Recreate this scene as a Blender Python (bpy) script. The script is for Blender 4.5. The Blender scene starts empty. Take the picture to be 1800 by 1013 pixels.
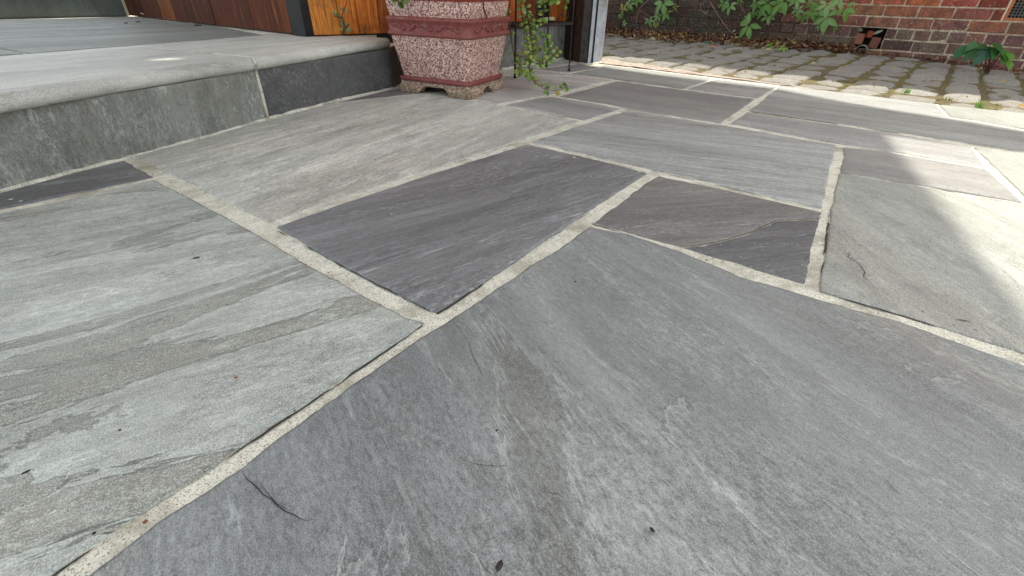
import bpy, bmesh, math, random
import numpy as np
from mathutils import Vector, Matrix
from mathutils.geometry import tessellate_polygon
random.seed(7); np.random.seed(7)
R = math.radians
scene = bpy.context.scene
col = scene.collection

# ------------------------------------------------------------------ camera
CAM_H = 0.45; PITCH = R(33.0); ROLL = R(1.0); FPX = 820.0     # FPX: focal length in pixels of an 1800 px wide picture
Fv = Vector((0, math.cos(PITCH), -math.sin(PITCH)))
R0 = Vector((1, 0, 0)); U0 = R0.cross(Fv)
Rv = R0*math.cos(ROLL)+U0*math.sin(ROLL); Uv = -R0*math.sin(ROLL)+U0*math.cos(ROLL)
cd = bpy.data.cameras.new("camera"); cam = bpy.data.objects.new("camera", cd); col.objects.link(cam)
cd.sensor_width = 36.0; cd.lens = 36.0*FPX/1800.0; cd.clip_start = 0.02; cd.clip_end = 500
M = Matrix((Rv, Uv, -Fv)).transposed().to_4x4(); M.translation = Vector((0, 0, CAM_H))
cam.matrix_world = M
scene.camera = cam

# ------------------------------------------------------------------ light
SUN_EL = R(66.0); SUN_AZ = R(33.0)      # azimuth from +y towards +x
world = bpy.data.worlds.new("World"); scene.world = world; world.use_nodes = True
wn = world.node_tree.nodes; wl = world.node_tree.links
bg = wn["Background"]; sky = wn.new("ShaderNodeTexSky"); sky.sky_type = 'NISHITA'
sky.sun_disc = False; sky.sun_elevation = SUN_EL; sky.sun_rotation = SUN_AZ
sky.air_density = 1.0; sky.dust_density = 3.0; sky.ozone_density = 0.6
hs_ = wn.new('ShaderNodeHueSaturation'); hs_.inputs['Saturation'].default_value = .4
wl.new(sky.outputs[0], hs_.inputs['Color']); wb_ = wn.new('ShaderNodeMix'); wb_.data_type = 'RGBA'; wb_.blend_type = 'MULTIPLY'; wb_.inputs[0].default_value = 1.0; wb_.inputs[7].default_value = (.985, 1.0, .945, 1)
wl.new(hs_.outputs[0], wb_.inputs[6]); wl.new(wb_.outputs[2], bg.inputs[0]); bg.inputs[1].default_value = 0.15
sd = bpy.data.lights.new("sun", 'SUN'); sun = bpy.data.objects.new("sun", sd); col.objects.link(sun)
sd.energy = 2.0; sd.angle = R(0.8); sd.color = (1.0, 0.95, 0.83)
SD = Vector((math.sin(SUN_AZ)*math.cos(SUN_EL), math.cos(SUN_AZ)*math.cos(SUN_EL), math.sin(SUN_EL)))
sun.rotation_euler = SD.to_track_quat('Z', 'Y').to_euler(); sun.location = (3, 5, 12)
vs = scene.view_settings
vs.view_transform = 'Standard'; vs.look = 'None'; vs.gamma = 1; vs.use_curve_mapping = False
vs.exposure = 1.5
scene.cycles.max_bounces = 8; scene.cycles.diffuse_bounces = 5

# ------------------------------------------------------------------ helpers
def ray(px, py): return Fv + Rv*((px-900)/FPX) - Uv*((py-506.5)/FPX)
def at(px, py, z=0.0):
    d = ray(px, py); t = (z-CAM_H)/d.z
    return Vector((d.x*t, d.y*t, z))
def on_plane(px, py, P, n):
    d = ray(px, py); o = Vector((0, 0, CAM_H)); t = n.dot(P-o)/n.dot(d); return o+d*t
ES = Vector((math.cos(R(-40)), math.sin(R(-40)), 0)); EN = Vector((-math.sin(R(-40)), math.cos(R(-40)), 0))
def sn(s, n, z=0.0): return ES*s+EN*n+Vector((0, 0, z))
N_EDGE = 3.135; N_WALL = 5.78
def lane_z(s, n):
    t = np.clip((n-N_EDGE)/(N_WALL-N_EDGE), 0, 1.05)
    return -t*np.interp(s, [-3.2, -1.75, -.78, -.07, .475, 1.5], [.027, .018, .032, .05, .09, .13])
def lane_at(px, py):
    z = 0.0
    for _ in range(6):
        P = at(px, py, z); z = float(lane_z(P.dot(ES), P.dot(EN)))
    return P
def link(o, parent=None):
    col.objects.link(o)
    if parent: o.parent = parent
    return o
def new(name, verts, faces, mat, parent=None, smooth=False, loc=None):
    me = bpy.data.meshes.new(name); me.from_pydata([tuple(v) for v in verts], [], faces); me.update()
    if mat: me.materials.append(mat)
    if smooth: me.polygons.foreach_set('use_smooth', [True]*len(me.polygons))
    o = bpy.data.objects.new(name, me)
    if loc is not None: o.location = loc
    return link(o, parent)
def inst(src, parent=None, name=None, **kw):
    o = src.copy(); link(o, parent if parent else src.parent)
    for k, v in kw.items(): setattr(o, k, v)
    return o
def empty(name, loc=(0, 0, 0)):
    o = bpy.data.objects.new(name, None); o.location = loc; o.empty_display_size = .05
    return link(o)
def tag(o, label=None, cat=None, group=None, kind=None):
    if label: o['label'] = label
    if cat: o['category'] = cat
    if group: o['group'] = group
    if kind: o['kind'] = kind
    return o
class MB:
    def __init__(s): s.v = []; s.f = []
    def add(s, vs, fs):
        b = len(s.v); s.v += [Vector(v) for v in vs]; s.f += [tuple(i+b for i in f) for f in fs]
    def box(s, c, ax, ay, az):
        c = Vector(c); ax = Vector(ax); ay = Vector(ay); az = Vector(az)
        vs = [c+ax*i+ay*j+az*k for k in (-1, 1) for j in (-1, 1) for i in (-1, 1)]
        s.add(vs, [(0, 2, 3, 1), (4, 5, 7, 6), (0, 1, 5, 4), (2, 6, 7, 3), (0, 4, 6, 2), (1, 3, 7, 5)])
    def tube(s, pts, rad, n=8, cap=True):
        pts = [Vector(p) for p in pts]; rads = rad if isinstance(rad, (list, tuple)) else [rad]*len(pts)
        b = len(s.v); up = Vector((0.13, .27, 1)).normalized()
        for i, p in enumerate(pts):
            d = (pts[min(i+1, len(pts)-1)]-pts[max(i-1, 0)]).normalized()
            a = d.cross(up)
            if a.length < .05: a = d.cross(Vector((1, 0, 0)))
            a.normalize(); c = d.cross(a)
            for k in range(n):
                t = 2*math.pi*k/n; s.v.append(p+(a*math.cos(t)+c*math.sin(t))*rads[i])
        for i in range(len(pts)-1):
            for k in range(n):
                s.f.append((b+i*n+k, b+i*n+(k+1) % n, b+(i+1)*n+(k+1) % n, b+(i+1)*n+k))
        if cap:
            s.f.append(tuple(b+k for k in range(n))[::-1]); s.f.append(tuple(b+(len(pts)-1)*n+k for k in range(n)))
    def extrude(s, prof, A, B):       # closed profile of 3D points carried from A to B (offset vectors)
        n = len(prof); A = Vector(A); B = Vector(B)
        s.add([Vector(p)+A for p in prof]+[Vector(p)+B for p in prof],
              [(i, (i+1) % n, n+(i+1) % n, n+i) for i in range(n)]+[tuple(range(n))[::-1], tuple(range(n, 2*n))])
    def build(s, name, mat, parent=None, smooth=False, bevel=0, seg=2, **k):
        o = new(name, s.v, s.f, mat, parent, smooth, **k)
        bm = bmesh.new(); bm.from_mesh(o.data); bmesh.ops.recalc_face_normals(bm, faces=bm.faces)
        if bevel:
            es = [e for e in bm.edges if len(e.link_faces) == 2 and e.calc_face_angle(0) > .5]
            bmesh.ops.bevel(bm, geom=es, offset=bevel, segments=seg, profile=.6, affect='EDGES')
        bm.to_mesh(o.data); bm.free()
        if smooth: o.data.polygons.foreach_set('use_smooth', [True]*len(o.data.polygons))
        return o
# vectorised value noise
def _hash(i, j, seed):
    n = (i*374761393+j*668265263+seed*1442695041) & 0x7fffffff
    n = ((n ^ (n >> 13))*1274126177) & 0x7fffffff
    return ((n ^ (n >> 16)) & 0xffff)/65535.0
def vnoise(x, y, seed=0):
    xi = np.floor(x).astype(np.int64); yi = np.floor(y).astype(np.int64); fx = x-xi; fy = y-yi
    fx = fx*fx*(3-2*fx); fy = fy*fy*(3-2*fy)
    a = _hash(xi, yi, seed); b = _hash(xi+1, yi, seed); c = _hash(xi, yi+1, seed); d = _hash(xi+1, yi+1, seed)
    return (a*(1-fx)+b*fx)*(1-fy)+(c*(1-fx)+d*fx)*fy
def fbm(x, y, seed=0, o=4):
    x = np.asarray(x, float); y = np.asarray(y, float)
    r = 0; a = .5; t = 0
    for k in range(o): r = r+a*vnoise(x, y, seed+k*17); t += a; a *= .5; x = x*2.03+11.1; y = y*2.03+5.7
    return r/t
def lin(c):
    return tuple(((v/255)/12.92 if v/255 <= .04045 else ((v/255+.055)/1.055)**2.4) for v in c)

# ------------------------------------------------------------------ materials
class NT:
    def __init__(s, name):
        s.m = bpy.data.materials.new(name); s.m.use_nodes = True; s.t = s.m.node_tree
        s.b = s.t.nodes["Principled BSDF"]; s.b.inputs["Roughness"].default_value = .7
    def n(s, typ, **kw):
        nd = s.t.nodes.new(typ)
        for k, v in kw.items():
            if k in ('operation', 'blend_type', 'data_type', 'feature', 'noise_dimensions', 'interpolation', 'distance', 'voronoi_dimensions', 'invert', 'clamp', 'offset_frequency', 'offset'): setattr(nd, k, v)
        return nd
    def l(s, a, b): s.t.links.new(a, b)
    def val(s, sock, v):
        if hasattr(v, 'links') or hasattr(v, 'is_linked'): s.l(v, sock)
        else: sock.default_value = v
    def coord(s, rot=0.0, scale=(1, 1, 1), obj=True, loc=(0, 0, 0)):
        tc = s.n('ShaderNodeTexCoord'); mp = s.n('ShaderNodeMapping')
        mp.inputs['Rotation'].default_value = (0, 0, rot); mp.inputs['Scale'].default_value = scale; mp.inputs['Location'].default_value = loc
        s.l(tc.outputs['Object' if obj else 'Generated'], mp.inputs[0]); return mp.outputs[0]
    def scaled(s, v, scale, loc=(0, 0, 0)):
        mp = s.n('ShaderNodeMapping'); mp.inputs['Scale'].default_value = scale; mp.inputs['Location'].default_value = loc; s.l(v, mp.inputs[0]); return mp.outputs[0]
    def noise(s, v, scale, detail=4, rough=.55, dist=0):
        t = s.n('ShaderNodeTexNoise'); s.l(v, t.inputs['Vector'])
        t.inputs['Scale'].default_value = scale; t.inputs['Detail'].default_value = detail; t.inputs['Roughness'].default_value = rough; t.inputs['Distortion'].default_value = dist
        return t.outputs['Fac']
    def vor(s, v, scale, feature='F1', rnd=1.0):
        t = s.n('ShaderNodeTexVoronoi', feature=feature); s.l(v, t.inputs['Vector']); t.inputs['Scale'].default_value = scale; t.inputs['Randomness'].default_value = rnd
        return t.outputs['Distance']
    def ramp(s, f, stops):
        r = s.n('ShaderNodeValToRGB'); s.l(f, r.inputs[0]); e = r.color_ramp.elements
        for i, (p, c) in enumerate(stops):
            el = e[i] if i < 2 else e.new(p)
            el.position = p; c = c if isinstance(c, (tuple, list)) else (c, c, c); el.color = (*c[:3], 1)
        return r.outputs[0]
    def mix(s, f, a, b, typ='MIX'):
        m = s.n('ShaderNodeMix', data_type='RGBA', blend_type=typ)
        s.val(m.inputs[0], f)
        for sock, v in ((m.inputs[6], a), (m.inputs[7], b)):
            if isinstance(v, tuple): sock.default_value = (*v[:3], 1)
            else: s.l(v, sock)
        return m.outputs[2]
    def math(s, op, a, b=None):
        m = s.n('ShaderNodeMath', operation=op); s.val(m.inputs[0], a)
        if b is not None: s.val(m.inputs[1], b)
        return m.outputs[0]
    def bump(s, h, dist, strength=1.0, prev=None):
        b = s.n('ShaderNodeBump'); b.inputs['Distance'].default_value = dist; b.inputs['Strength'].default_value = strength
        s.l(h, b.inputs['Height'])
        if prev is not None: s.l(prev, b.inputs['Normal'])
        return b.outputs[0]
    def mulf(s, colr, f, lo, hi, a=.36, b=.64):
        mr = s.n('ShaderNodeMapRange'); s.l(f, mr.inputs[0])
        for k, v in ((1, a), (2, b), (3, lo), (4, hi)): mr.inputs[k].default_value = v
        cb = s.n('ShaderNodeCombineColor'); [s.l(mr.outputs[0], cb.inputs[i]) for i in range(3)]
        return s.mix(1.0, colr, cb.outputs[0], 'MULTIPLY')
    def out(s, color=None, normal=None, rough=None, **kw):
        if color is not None: s.val(s.b.inputs['Base Color'], (*color[:3], 1) if isinstance(color, tuple) else color)
        if normal is not None: s.l(normal, s.b.inputs['Normal'])
        if rough is not None: s.val(s.b.inputs['Roughness'], rough)
        for k, v in kw.items(): s.b.inputs[k.replace('_', ' ')].default_value = v
        return s.m

def stone_mat(name, c1, c2, cp, grain, patch=.40, light=None, seed=0, streak=.22, fleck=.35, pscale=5.0, warm=.25, rough=.55, soft=.012, band=.5, vertical=False, con=1.0, grit=1.0, sk=1.0, ledge=9.0, pst=None, bandc=1.0):
    """riven flagstone: c1/c2 main tones, cp colour of the lower leaf of stone that shows in patches"""
    N = NT(name); c1, c2, cp = lin(c1), lin(c2), lin(cp); light = lin(light or (190, 192, 190))
    v0 = N.coord(rot=-grain, loc=(seed*3.7, seed*1.9, seed*.7))
    if vertical: v0 = N.coord(loc=(seed*3.7, seed*1.9, 0))
    vs_ = N.scaled(v0, (streak, 1, 1) if not vertical else (1, 1, streak))
    big = N.noise(vs_, 4.0, 3, .5, .3)
    colr = N.mix(N.ramp(big, [(.36, 0.0), (.64, 1.0)]), c1, c2)
    # fine streaks of bedding
    st = N.noise(N.scaled(v0, (streak*.35, 1, 1) if not vertical else (1, 1, streak*.35)), 46, 5, .65, .2)
    colr = N.mix(N.math('MULTIPLY', N.ramp(st, [(.50, 0.0), (.68, 1.0)]), band), colr, tuple(min(1, x*1.38) for x in c1))
    colr = N.mix(N.math('MULTIPLY', N.ramp(st, [(.30, 1.0), (.47, 0.0)]), band), colr, tuple(x*.68 for x in c2))
    # warm iron tint
    wm = N.noise(vs_, 3.1, 2, .5, .6)
    colr = N.mix(N.math('MULTIPLY', N.ramp(wm, [(.55, 0.0), (.75, 1.0)]), warm), colr, lin((158, 138, 116)))
    # patches of the lower leaf, with ragged edge
    sc0_ = (lambda q: (q, 1, 1) if not vertical else (1, 1, q))
    pn = N.noise(N.scaled(v0, sc0_(pst or streak)), pscale, 10, .68, 1.1)
    th = patch
    pm = N.ramp(pn, [(th-soft, 1.0), (th+soft, 0.0)])
    colr = N.mix(N.math('MULTIPLY', pm, .85), colr, cp)
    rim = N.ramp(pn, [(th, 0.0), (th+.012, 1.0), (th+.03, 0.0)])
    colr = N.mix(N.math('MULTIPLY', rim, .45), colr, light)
    # contour ledges where thin leaves of stone have split off
    led = N.noise(N.scaled(v0, sc0_(streak*1.3)), 4.2, 6, .62, .7)
    lm = N.math('MULTIPLY', led, ledge); fr = N.math('FRACT', lm); flo = N.math('FLOOR', lm)
    lg = N.ramp(N.noise(N.scaled(v0, sc0_(.6), (5, 2, 1)), 11, 4, .6), [(.50, 0.0), (.58, 1.0)])
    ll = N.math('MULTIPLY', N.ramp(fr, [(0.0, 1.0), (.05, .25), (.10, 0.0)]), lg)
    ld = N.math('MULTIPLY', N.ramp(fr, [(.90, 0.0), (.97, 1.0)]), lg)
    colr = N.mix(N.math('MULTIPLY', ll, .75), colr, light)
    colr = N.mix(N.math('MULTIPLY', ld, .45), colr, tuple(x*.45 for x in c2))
    # secondary small flakes
    pn2 = N.noise(vs_, pscale*5, 7, .65, 1.2)
    fl2 = N.ramp(pn2, [(.60, 0.0), (.64, 1.0)])
    colr = N.mix(N.math('MULTIPLY', fl2, fleck*.8), colr, light)
    gate = N.ramp(N.noise(vs_, 6, 4, .6), [(.48, 0.04), (.62, 1.0)])
    wv = N.noise(N.scaled(v0, (.45, 1, 1) if not vertical else (1, 1, .45)), 120, 4, .7, .4)
    wf = N.math('MULTIPLY', N.ramp(wv, [(.52, 0.0), (.60, 1.0)]), gate)
    colr = N.mix(N.math('MULTIPLY', wf, fleck), colr, light)
    base0 = colr
    mot = N.noise(N.scaled(v0, (.6, 1, 1) if not vertical else (1, 1, .6)), 22, 10, .72, .3)
    colr = N.mix(N.ramp(mot, [(.36, .5), (.50, 0.0)]), colr, tuple(x*.62 for x in c2))
    colr = N.mix(N.ramp(mot, [(.50, 0.0), (.66, .55*(.4+fleck))]), colr, tuple(min(1, x*1.45) for x in c1))
    sc_ = (lambda q: (q, 1, 1) if not vertical else (1, 1, q))
    colr = N.mulf(colr, N.noise(N.scaled(v0, sc_(.5)), 150, 8, .8, .3), 1-.36*con*grit, 1+.44*con*grit)
    colr = N.mulf(colr, N.noise(N.scaled(v0, sc_(streak*.6)), 85, 8, .8, .2), 1-.24*con*sk*(.5+band), 1+.26*con*sk*(.5+band))
    colr = N.mulf(colr, N.noise(N.scaled(v0, sc_(streak*1.2)), 12, 8, .75, .5), 1-.16*con, 1+.18*con)
    colr = N.mulf(colr, N.noise(N.scaled(v0, sc_(streak*.8), (1, 7, 2)), 5.5, 7, .66, .8), 1-.20*bandc, 1+.20*bandc)
    base0 = N.mulf(base0, N.noise(N.scaled(v0, sc_(streak*.8), (1, 7, 2)), 5.5, 7, .66, .8), 1-.20*bandc, 1+.20*bandc)
    dust = N.noise(N.coord(), 1.7, 5, .65, .5)
    colr = N.mulf(colr, dust, .93, 1.07); base0 = N.mulf(base0, dust, .93, 1.07)
    zone = N.ramp(N.noise(N.scaled(v0, sc_(.5), (9, 4, 0)), 2.2, 5, .6, .6), [(.40, .38), (.60, 1.0)])
    colr = N.mix(zone, base0, colr)
    # mineral grain
    g1 = N.noise(v0, 620, 2, .6)
    colr = N.mix(N.ramp(g1, [(.36, .55), (.48, 0.0)]), colr, tuple(x*.45 for x in c2))
    colr = N.mix(N.math('MULTIPLY', N.ramp(g1, [(.53, 0.0), (.64, 1.0)]), .6), colr, tuple(min(1, x*1.8) for x in c1))
    sp = N.vor(v0, 70)
    colr = N.mix(N.ramp(sp, [(.035, .7), (.06, 0.0)]), colr, lin((70, 62, 56)))
    # relief
    h = N.bump(pm, .0016, .9)
    hh = N.bump(pn2, .004, .55)
    b0_ = N.bump(flo, .0010, .7)
    b1 = N.bump(N.math('MULTIPLY', pm, -1.0), .0014, .8, b0_)
    b2 = N.bump(fl2, .0008, .7, b1)
    b3 = N.bump(pn, .010, .55, b2)
    b4 = N.bump(wv, .0012, .7, b3)
    b5 = N.bump(st, .0012, .6, b4)
    b6 = N.bump(g1, .0007, .5, b5)
    rg = N.ramp(big, [(.3, rough-.06), (.7, rough+.1)])
    return N.out(colr, b6, rg, Specular_IOR_Level=.45)

def mortar_mat():
    N = NT('cream_sand_mortar'); v = N.coord()
    c = N.mix(N.ramp(N.noise(v, 9, 4, .6), [(.35, 0.0), (.65, 1.0)]), lin((243, 238, 222)), lin((226, 221, 204)))
    g = N.noise(v, 420, 3, .7)
    c = N.mix(N.ramp(g, [(.36, .9), (.47, 0.0)]), c, lin((122, 112, 98)))
    c = N.mix(N.ramp(g, [(.60, 0.0), (.72, .5)]), c, lin((240, 236, 222)))
    s = N.vor(v, 190)
    c = N.mix(N.ramp(s, [(.12, .85), (.19, 0.0)]), c, lin((96, 88, 78)))
    s2 = N.vor(N.scaled(v, (1, 1, 1), (3, 1, 0)), 60)
    c = N.mix(N.ramp(s2, [(.04, .9), (.06, 0.0)]), c, lin((150, 96, 60)))
    d = N.noise(v, 6, 6, .7, .5)
    c = N.mix(N.ramp(d, [(.50, 0.0), (.66, .75)]), c, lin((146, 137, 116)))
    c = N.mix(N.ramp(N.noise(v, 15, 8, .75, 1.2), [(.58, 0.0), (.68, .7)]), c, lin((150, 146, 134)))
    d2 = N.noise(v, 34, 8, .8, .8)
    c = N.mulf(c, d2, .80, 1.08)
    b = N.bump(g, .0016, .8); b = N.bump(N.noise(v, 90, 4, .6), .003, .6, b)
    return N.out(c, b, .92)
M_mortar = mortar_mat()

def simple(name, c, rough=.6, nscale=30, amt=.25, bump=.001, metal=0, c2=None, spec=.5, dirt=None):
    N = NT(name); v = N.coord(); c = lin(c); c2 = lin(c2) if c2 else tuple(x*.6 for x in c)
    nz = N.noise(v, nscale, 5, .6, .2)
    k = N.mix(N.ramp(nz, [(.35, 0.0), (.7, 1.0)]), c, c2)
    if dirt:
        k = N.mix(N.ramp(N.noise(v, nscale*.4, 6, .7, .6), [(.52, 0.0), (.66, .8)]), k, lin(dirt))
    return N.out(k, N.bump(nz, bump, .6), rough, Metallic=metal, Specular_IOR_Level=spec)

def dirt_mat():
    N = NT('mossy_joint_soil'); v = N.coord()
    m = N.noise(v, 7, 4, .6); g = N.noise(v, 110, 5, .7)
    c = N.mix(N.ramp(m, [(.40, 0.0), (.60, 1.0)]), lin((112, 98, 74)), lin((124, 116, 72)))
    c = N.mix(N.ramp(g, [(.40, .8), (.52, 0.0)]), c, lin((48, 42, 32)))
    c = N.mix(N.ramp(g, [(.60, 0.0), (.70, .7)]), c, lin((172, 152, 102)))
    return N.out(c, N.bump(g, .008, .9), .95)
M_dirt = dirt_mat()

def objcol_mat(name, build):
    N = NT(name); oi = N.n('ShaderNodeObjectInfo'); v = N.coord()
    ad = N.n('ShaderNodeVectorMath'); ad.operation = 'ADD'
    cmb = N.n('ShaderNodeMath', operation='MULTIPLY'); N.l(oi.outputs['Random'], cmb.inputs[0]); cmb.inputs[1].default_value = 37.0
    N.l(v, ad.inputs[0]); N.l(cmb.outputs[0], ad.inputs[1])
    return build(N, oi.outputs['Color'], ad.outputs[0])
def _brick(N, oc, v):
    g = N.noise(v, 70, 5, .7); big = N.noise(v, 12, 4, .6, .4)
    c = N.mix(N.ramp(big, [(.40, .0), (.62, .55)]), oc, lin((66, 50, 46)))
    c = N.mix(N.ramp(g, [(.32, .7), (.46, 0.0)]), c, lin((46, 34, 32)))
    c = N.mix(N.ramp(g, [(.60, 0.0), (.74, .45)]), c, lin((186, 120, 96)))
    sm = N.noise(N.scaled(v, (1, 1, .5)), 28, 5, .7, 1.6)          # lime smears
    c = N.mix(N.ramp(sm, [(.625, 0.0), (.66, .75)]), c, lin((214, 194, 168)))
    w_ = N.noise(N.scaled(v, (1, 1, 1.6)), 75, 3, .6, .6); c = N.mix(N.ramp(w_, [(.63, 0.0), (.67, .7)]), c, lin((222, 196, 176)))
    b = N.bump(g, .002, .7); b = N.bump(big, .006, .6, b)
    return N.out(c, b, .85)
M_brick = objcol_mat('old_red_brick', _brick)
def _cobble(N, oc, v):
    g = N.noise(v, 60, 6, .7); big = N.noise(v, 9, 4, .6, .5)
    c = N.mix(N.ramp(big, [(.38, 0.0), (.64, .7)]), oc, lin((128, 122, 112)))
    c = N.mix(N.ramp(g, [(.36, .7), (.47, 0.0)]), c, lin((80, 75, 68)))
    c = N.mix(N.ramp(g, [(.54, 0.0), (.66, .6)]), c, lin((200, 193, 178)))
    c = N.mulf(c, N.noise(v, 30, 8, .8, .6), .74, 1.2)
    mo = N.noise(v, 16, 5, .65, .3)
    c = N.mix(N.ramp(mo, [(.60, 0.0), (.72, .55)]), c, lin((112, 108, 66)))
    b = N.bump(g, .003, .7); b = N.bump(big, .012, .7, b)
    return N.out(c, b, .75)
M_cobble = objcol_mat('bluestone_sett', _cobble)
def _wood(N, oc, v):
    vv = N.scaled(v, (1, 1, .05))
    g = N.noise(vv, 60, 5, .65, .5); f = N.noise(vv, 260, 3, .6)
    c = N.mix(N.ramp(g, [(.40, .0), (.66, .65)]), oc, lin((70, 30, 14)))
    c = N.mix(N.ramp(f, [(.35, .6), (.48, 0.0)]), c, lin((54, 24, 12)))
    c = N.mix(N.ramp(g, [(.30, .35), (.42, 0.0)]), c, lin((226, 150, 74)))
    k = N.noise(v, 9, 4, .6)
    c = N.mix(N.ramp(k, [(.54, 0.0), (.68, .5)]), c, lin((74, 46, 32)))
    return N.out(c, N.bump(f, .0012, .6), .62, Specular_IOR_Level=.22)
M_wood = objcol_mat('oiled_hardwood', _wood)
def _leaf(N, oc, v):
    tc = N.noise(v, 90, 3, .6)
    c = N.mix(N.ramp(tc, [(.35, 0.0), (.65, .5)]), oc, lin((52, 78, 30)))
    m = N.out(c, N.bump(tc, .001, .4), .38)
    N.b.inputs['Subsurface Weight'].default_value = 0.0
    tr = N.n('ShaderNodeBsdfTranslucent'); N.l(c, tr.inputs[0])
    mx = N.n('ShaderNodeMixShader'); mx.inputs[0].default_value = .3
    o = N.t.nodes['Material Output']; N.l(N.b.outputs[0], mx.inputs[1]); N.l(tr.outputs[0], mx.inputs[2]); N.l(mx.outputs[0], o.inputs[0])
    return m
M_leaf = objcol_mat('leaf', _leaf)
def _dead(N, oc, v):
    tc = N.noise(v, 60, 4, .6)
    c = N.mix(N.ramp(tc, [(.35, 0.0), (.65, .6)]), oc, lin((78, 46, 26)))
    return N.out(c, N.bump(tc, .001, .5), .7)
M_dead = objcol_mat('dry_leaf', _dead)
def speckle_mat():
    N = NT('cream_speckled_maroon_glaze'); v = N.coord()
    g = N.noise(v, 150, 2, .5, 1.6)
    c = N.mix(N.ramp(g, [(.495, 0.0), (.51, 1.0)]), lin((104, 42, 42)), lin((238, 206, 190)))
    s = N.noise(v, 14, 4, .6)
    c = N.mix(N.ramp(s, [(.56, 0.0), (.74, .5)]), c, lin((120, 92, 70)))
    return N.out(c, N.bump(g, .0018, .7), .6)
M_speck = speckle_mat()
def foot_mat():
    N = NT('weathered_speckled_concrete'); v = N.coord()
    g = N.noise(v, 150, 2, .5, 1.4)
    c = N.mix(N.ramp(g, [(.48, 0.0), (.52, 1.0)]), lin((110, 66, 56)), lin((206, 186, 162)))
    s = N.noise(v, 22, 5, .65)
    c = N.mix(N.ramp(s, [(.42, 0.0), (.62, .8)]), c, lin((128, 112, 84)))
    return N.out(c, N.bump(g, .002, .7), .8)
M_foot = foot_mat()
M_maroon = simple('maroon_glaze', (152, 76, 70), .55, 60, c2=(104, 54, 54), bump=.002, dirt=(134, 100, 84))
M_rimred = simple('red_rim_glaze', (172, 66, 54), .4, 30, c2=(130, 48, 44), bump=.001)
M_iron = simple('dark_rusty_iron', (52, 44, 40), .6, 80, c2=(30, 26, 25), metal=.3, dirt=(96, 66, 48))
M_steelA = simple('pale_painted_steel', (186, 190, 198), .45, 14, c2=(150, 158, 168), bump=.0006, dirt=(132, 128, 118))
M_steelB = simple('dull_grey_steel', (112, 110, 108), .5, 20, c2=(76, 72, 70), bump=.001, dirt=(60, 54, 50))
M_steelD = simple('dark_steel_groove', (60, 64, 68), .6, 20)  # darker tone for the grooves of the channel
M_darkwood = simple('weathered_dark_timber', (84, 56, 38), .8, 30, c2=(40, 28, 22), bump=.003)
M_black = simple('black_painted_jamb', (26, 26, 30), .5, 20, c2=(16, 16, 18))
M_render = simple('grey_cement_render', (138, 136, 132), .9, 26, c2=(108, 106, 102), bump=.003, dirt=(88, 84, 78))
M_cap = simple('cream_sill_tile', (206, 196, 160), .6, 30, c2=(180, 168, 130))
M_orangetile = simple('orange_terracotta_vent', (204, 124, 84), .8, 30, c2=(168, 98, 66))
M_pipe = simple('grey_drain_pipe', (150, 146, 138), .6, 40, c2=(96, 92, 86))
M_hole = simple('dark_cavity', (26, 22, 20), .95, 40, c2=(14, 12, 11), bump=.004)
M_bmortar = simple('old_lime_mortar', (224, 206, 180), .95, 40, c2=(170, 150, 128), bump=.004, dirt=(104, 84, 70))
M_stem = simple('brown_stem', (112, 76, 58), .75, 60, c2=(72, 46, 36))
M_jstem = simple('reddish_brown_stem', (100, 62, 44), .6, 60, c2=(70, 50, 34))
M_gap = simple('gap_dirt_and_shade', (78, 72, 62), .95, 120, c2=(44, 40, 35), bump=.002)  # soil plus painted shade of the joint gaps
M_crack = simple('crack_dirt_line', (66, 64, 61), .95, 120, c2=(34, 32, 31))
M_white = simple('off_white_blocker', (214, 214, 208), .8, 12, c2=(196, 196, 190))  # for the added shade blocker over the patio
M_ground = simple('packed_earth', (120, 108, 90), .95, 3, c2=(92, 84, 70), bump=.01)
M_bluelane = simple('pinkish_lane_edge_mortar', (186, 172, 160), .9, 26, c2=(150, 132, 120), bump=.005, dirt=(106, 92, 70))
M_lip = simple('pale_stone_lip', (176, 168, 150), .8, 80, c2=(140, 134, 122), bump=.002)

# ------------------------------------------------------------------ ground
g = new('ground', [(-40, -40, -.16), (40, -40, -.16), (40, 40, -.16), (-40, 40, -.16)], [(0, 1, 2, 3)], M_ground); tag(g, kind='structure')

# mortar bed of the patio
patio = empty('patio'); tag(patio, kind='structure')
def bed():
    S = np.arange(-4.2, 3.4, .02); Nn = np.concatenate([np.arange(-2.2, 3.125, .02), [N_EDGE]])
    s, n = np.meshgrid(S, Nn, indexing='ij')
    x = ES.x*s+EN.x*n; y = ES.y*s+EN.y*n
    z = -.0030+(fbm(x*22, y*22, 3)-.5)*.0030
    V = np.stack([x, y, z], -1).reshape(-1, 3); a, b = s.shape
    I = np.arange(a*b).reshape(a, b)
    F = np.stack([I[:-1, :-1], I[1:, :-1], I[1:, 1:], I[:-1, 1:]], -1).reshape(-1, 4)
    # drop cells under the raised step
    keep = ((x[:-1, :-1]+.72)*(-.90)+(y[:-1, :-1]-2.56)*.43 < .08).reshape(-1) | (x[:-1, :-1] > -.5).reshape(-1)
    F = F[keep]
    me = bpy.data.meshes.new('mortar_bed'); me.from_pydata(V.tolist(), [], F.tolist()); me.materials.append(M_mortar)
    me.polygons.foreach_set('use_smooth', [True]*len(me.polygons))
    link(bpy.data.objects.new('mortar_bed', me), patio)
    m = MB(); m.box(sn(-.4, N_EDGE-.004, -.075), ES*3.8, EN*.004, (0, 0, .07)); m.build('edge_face', M_mortar, patio)
bed()

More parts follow.
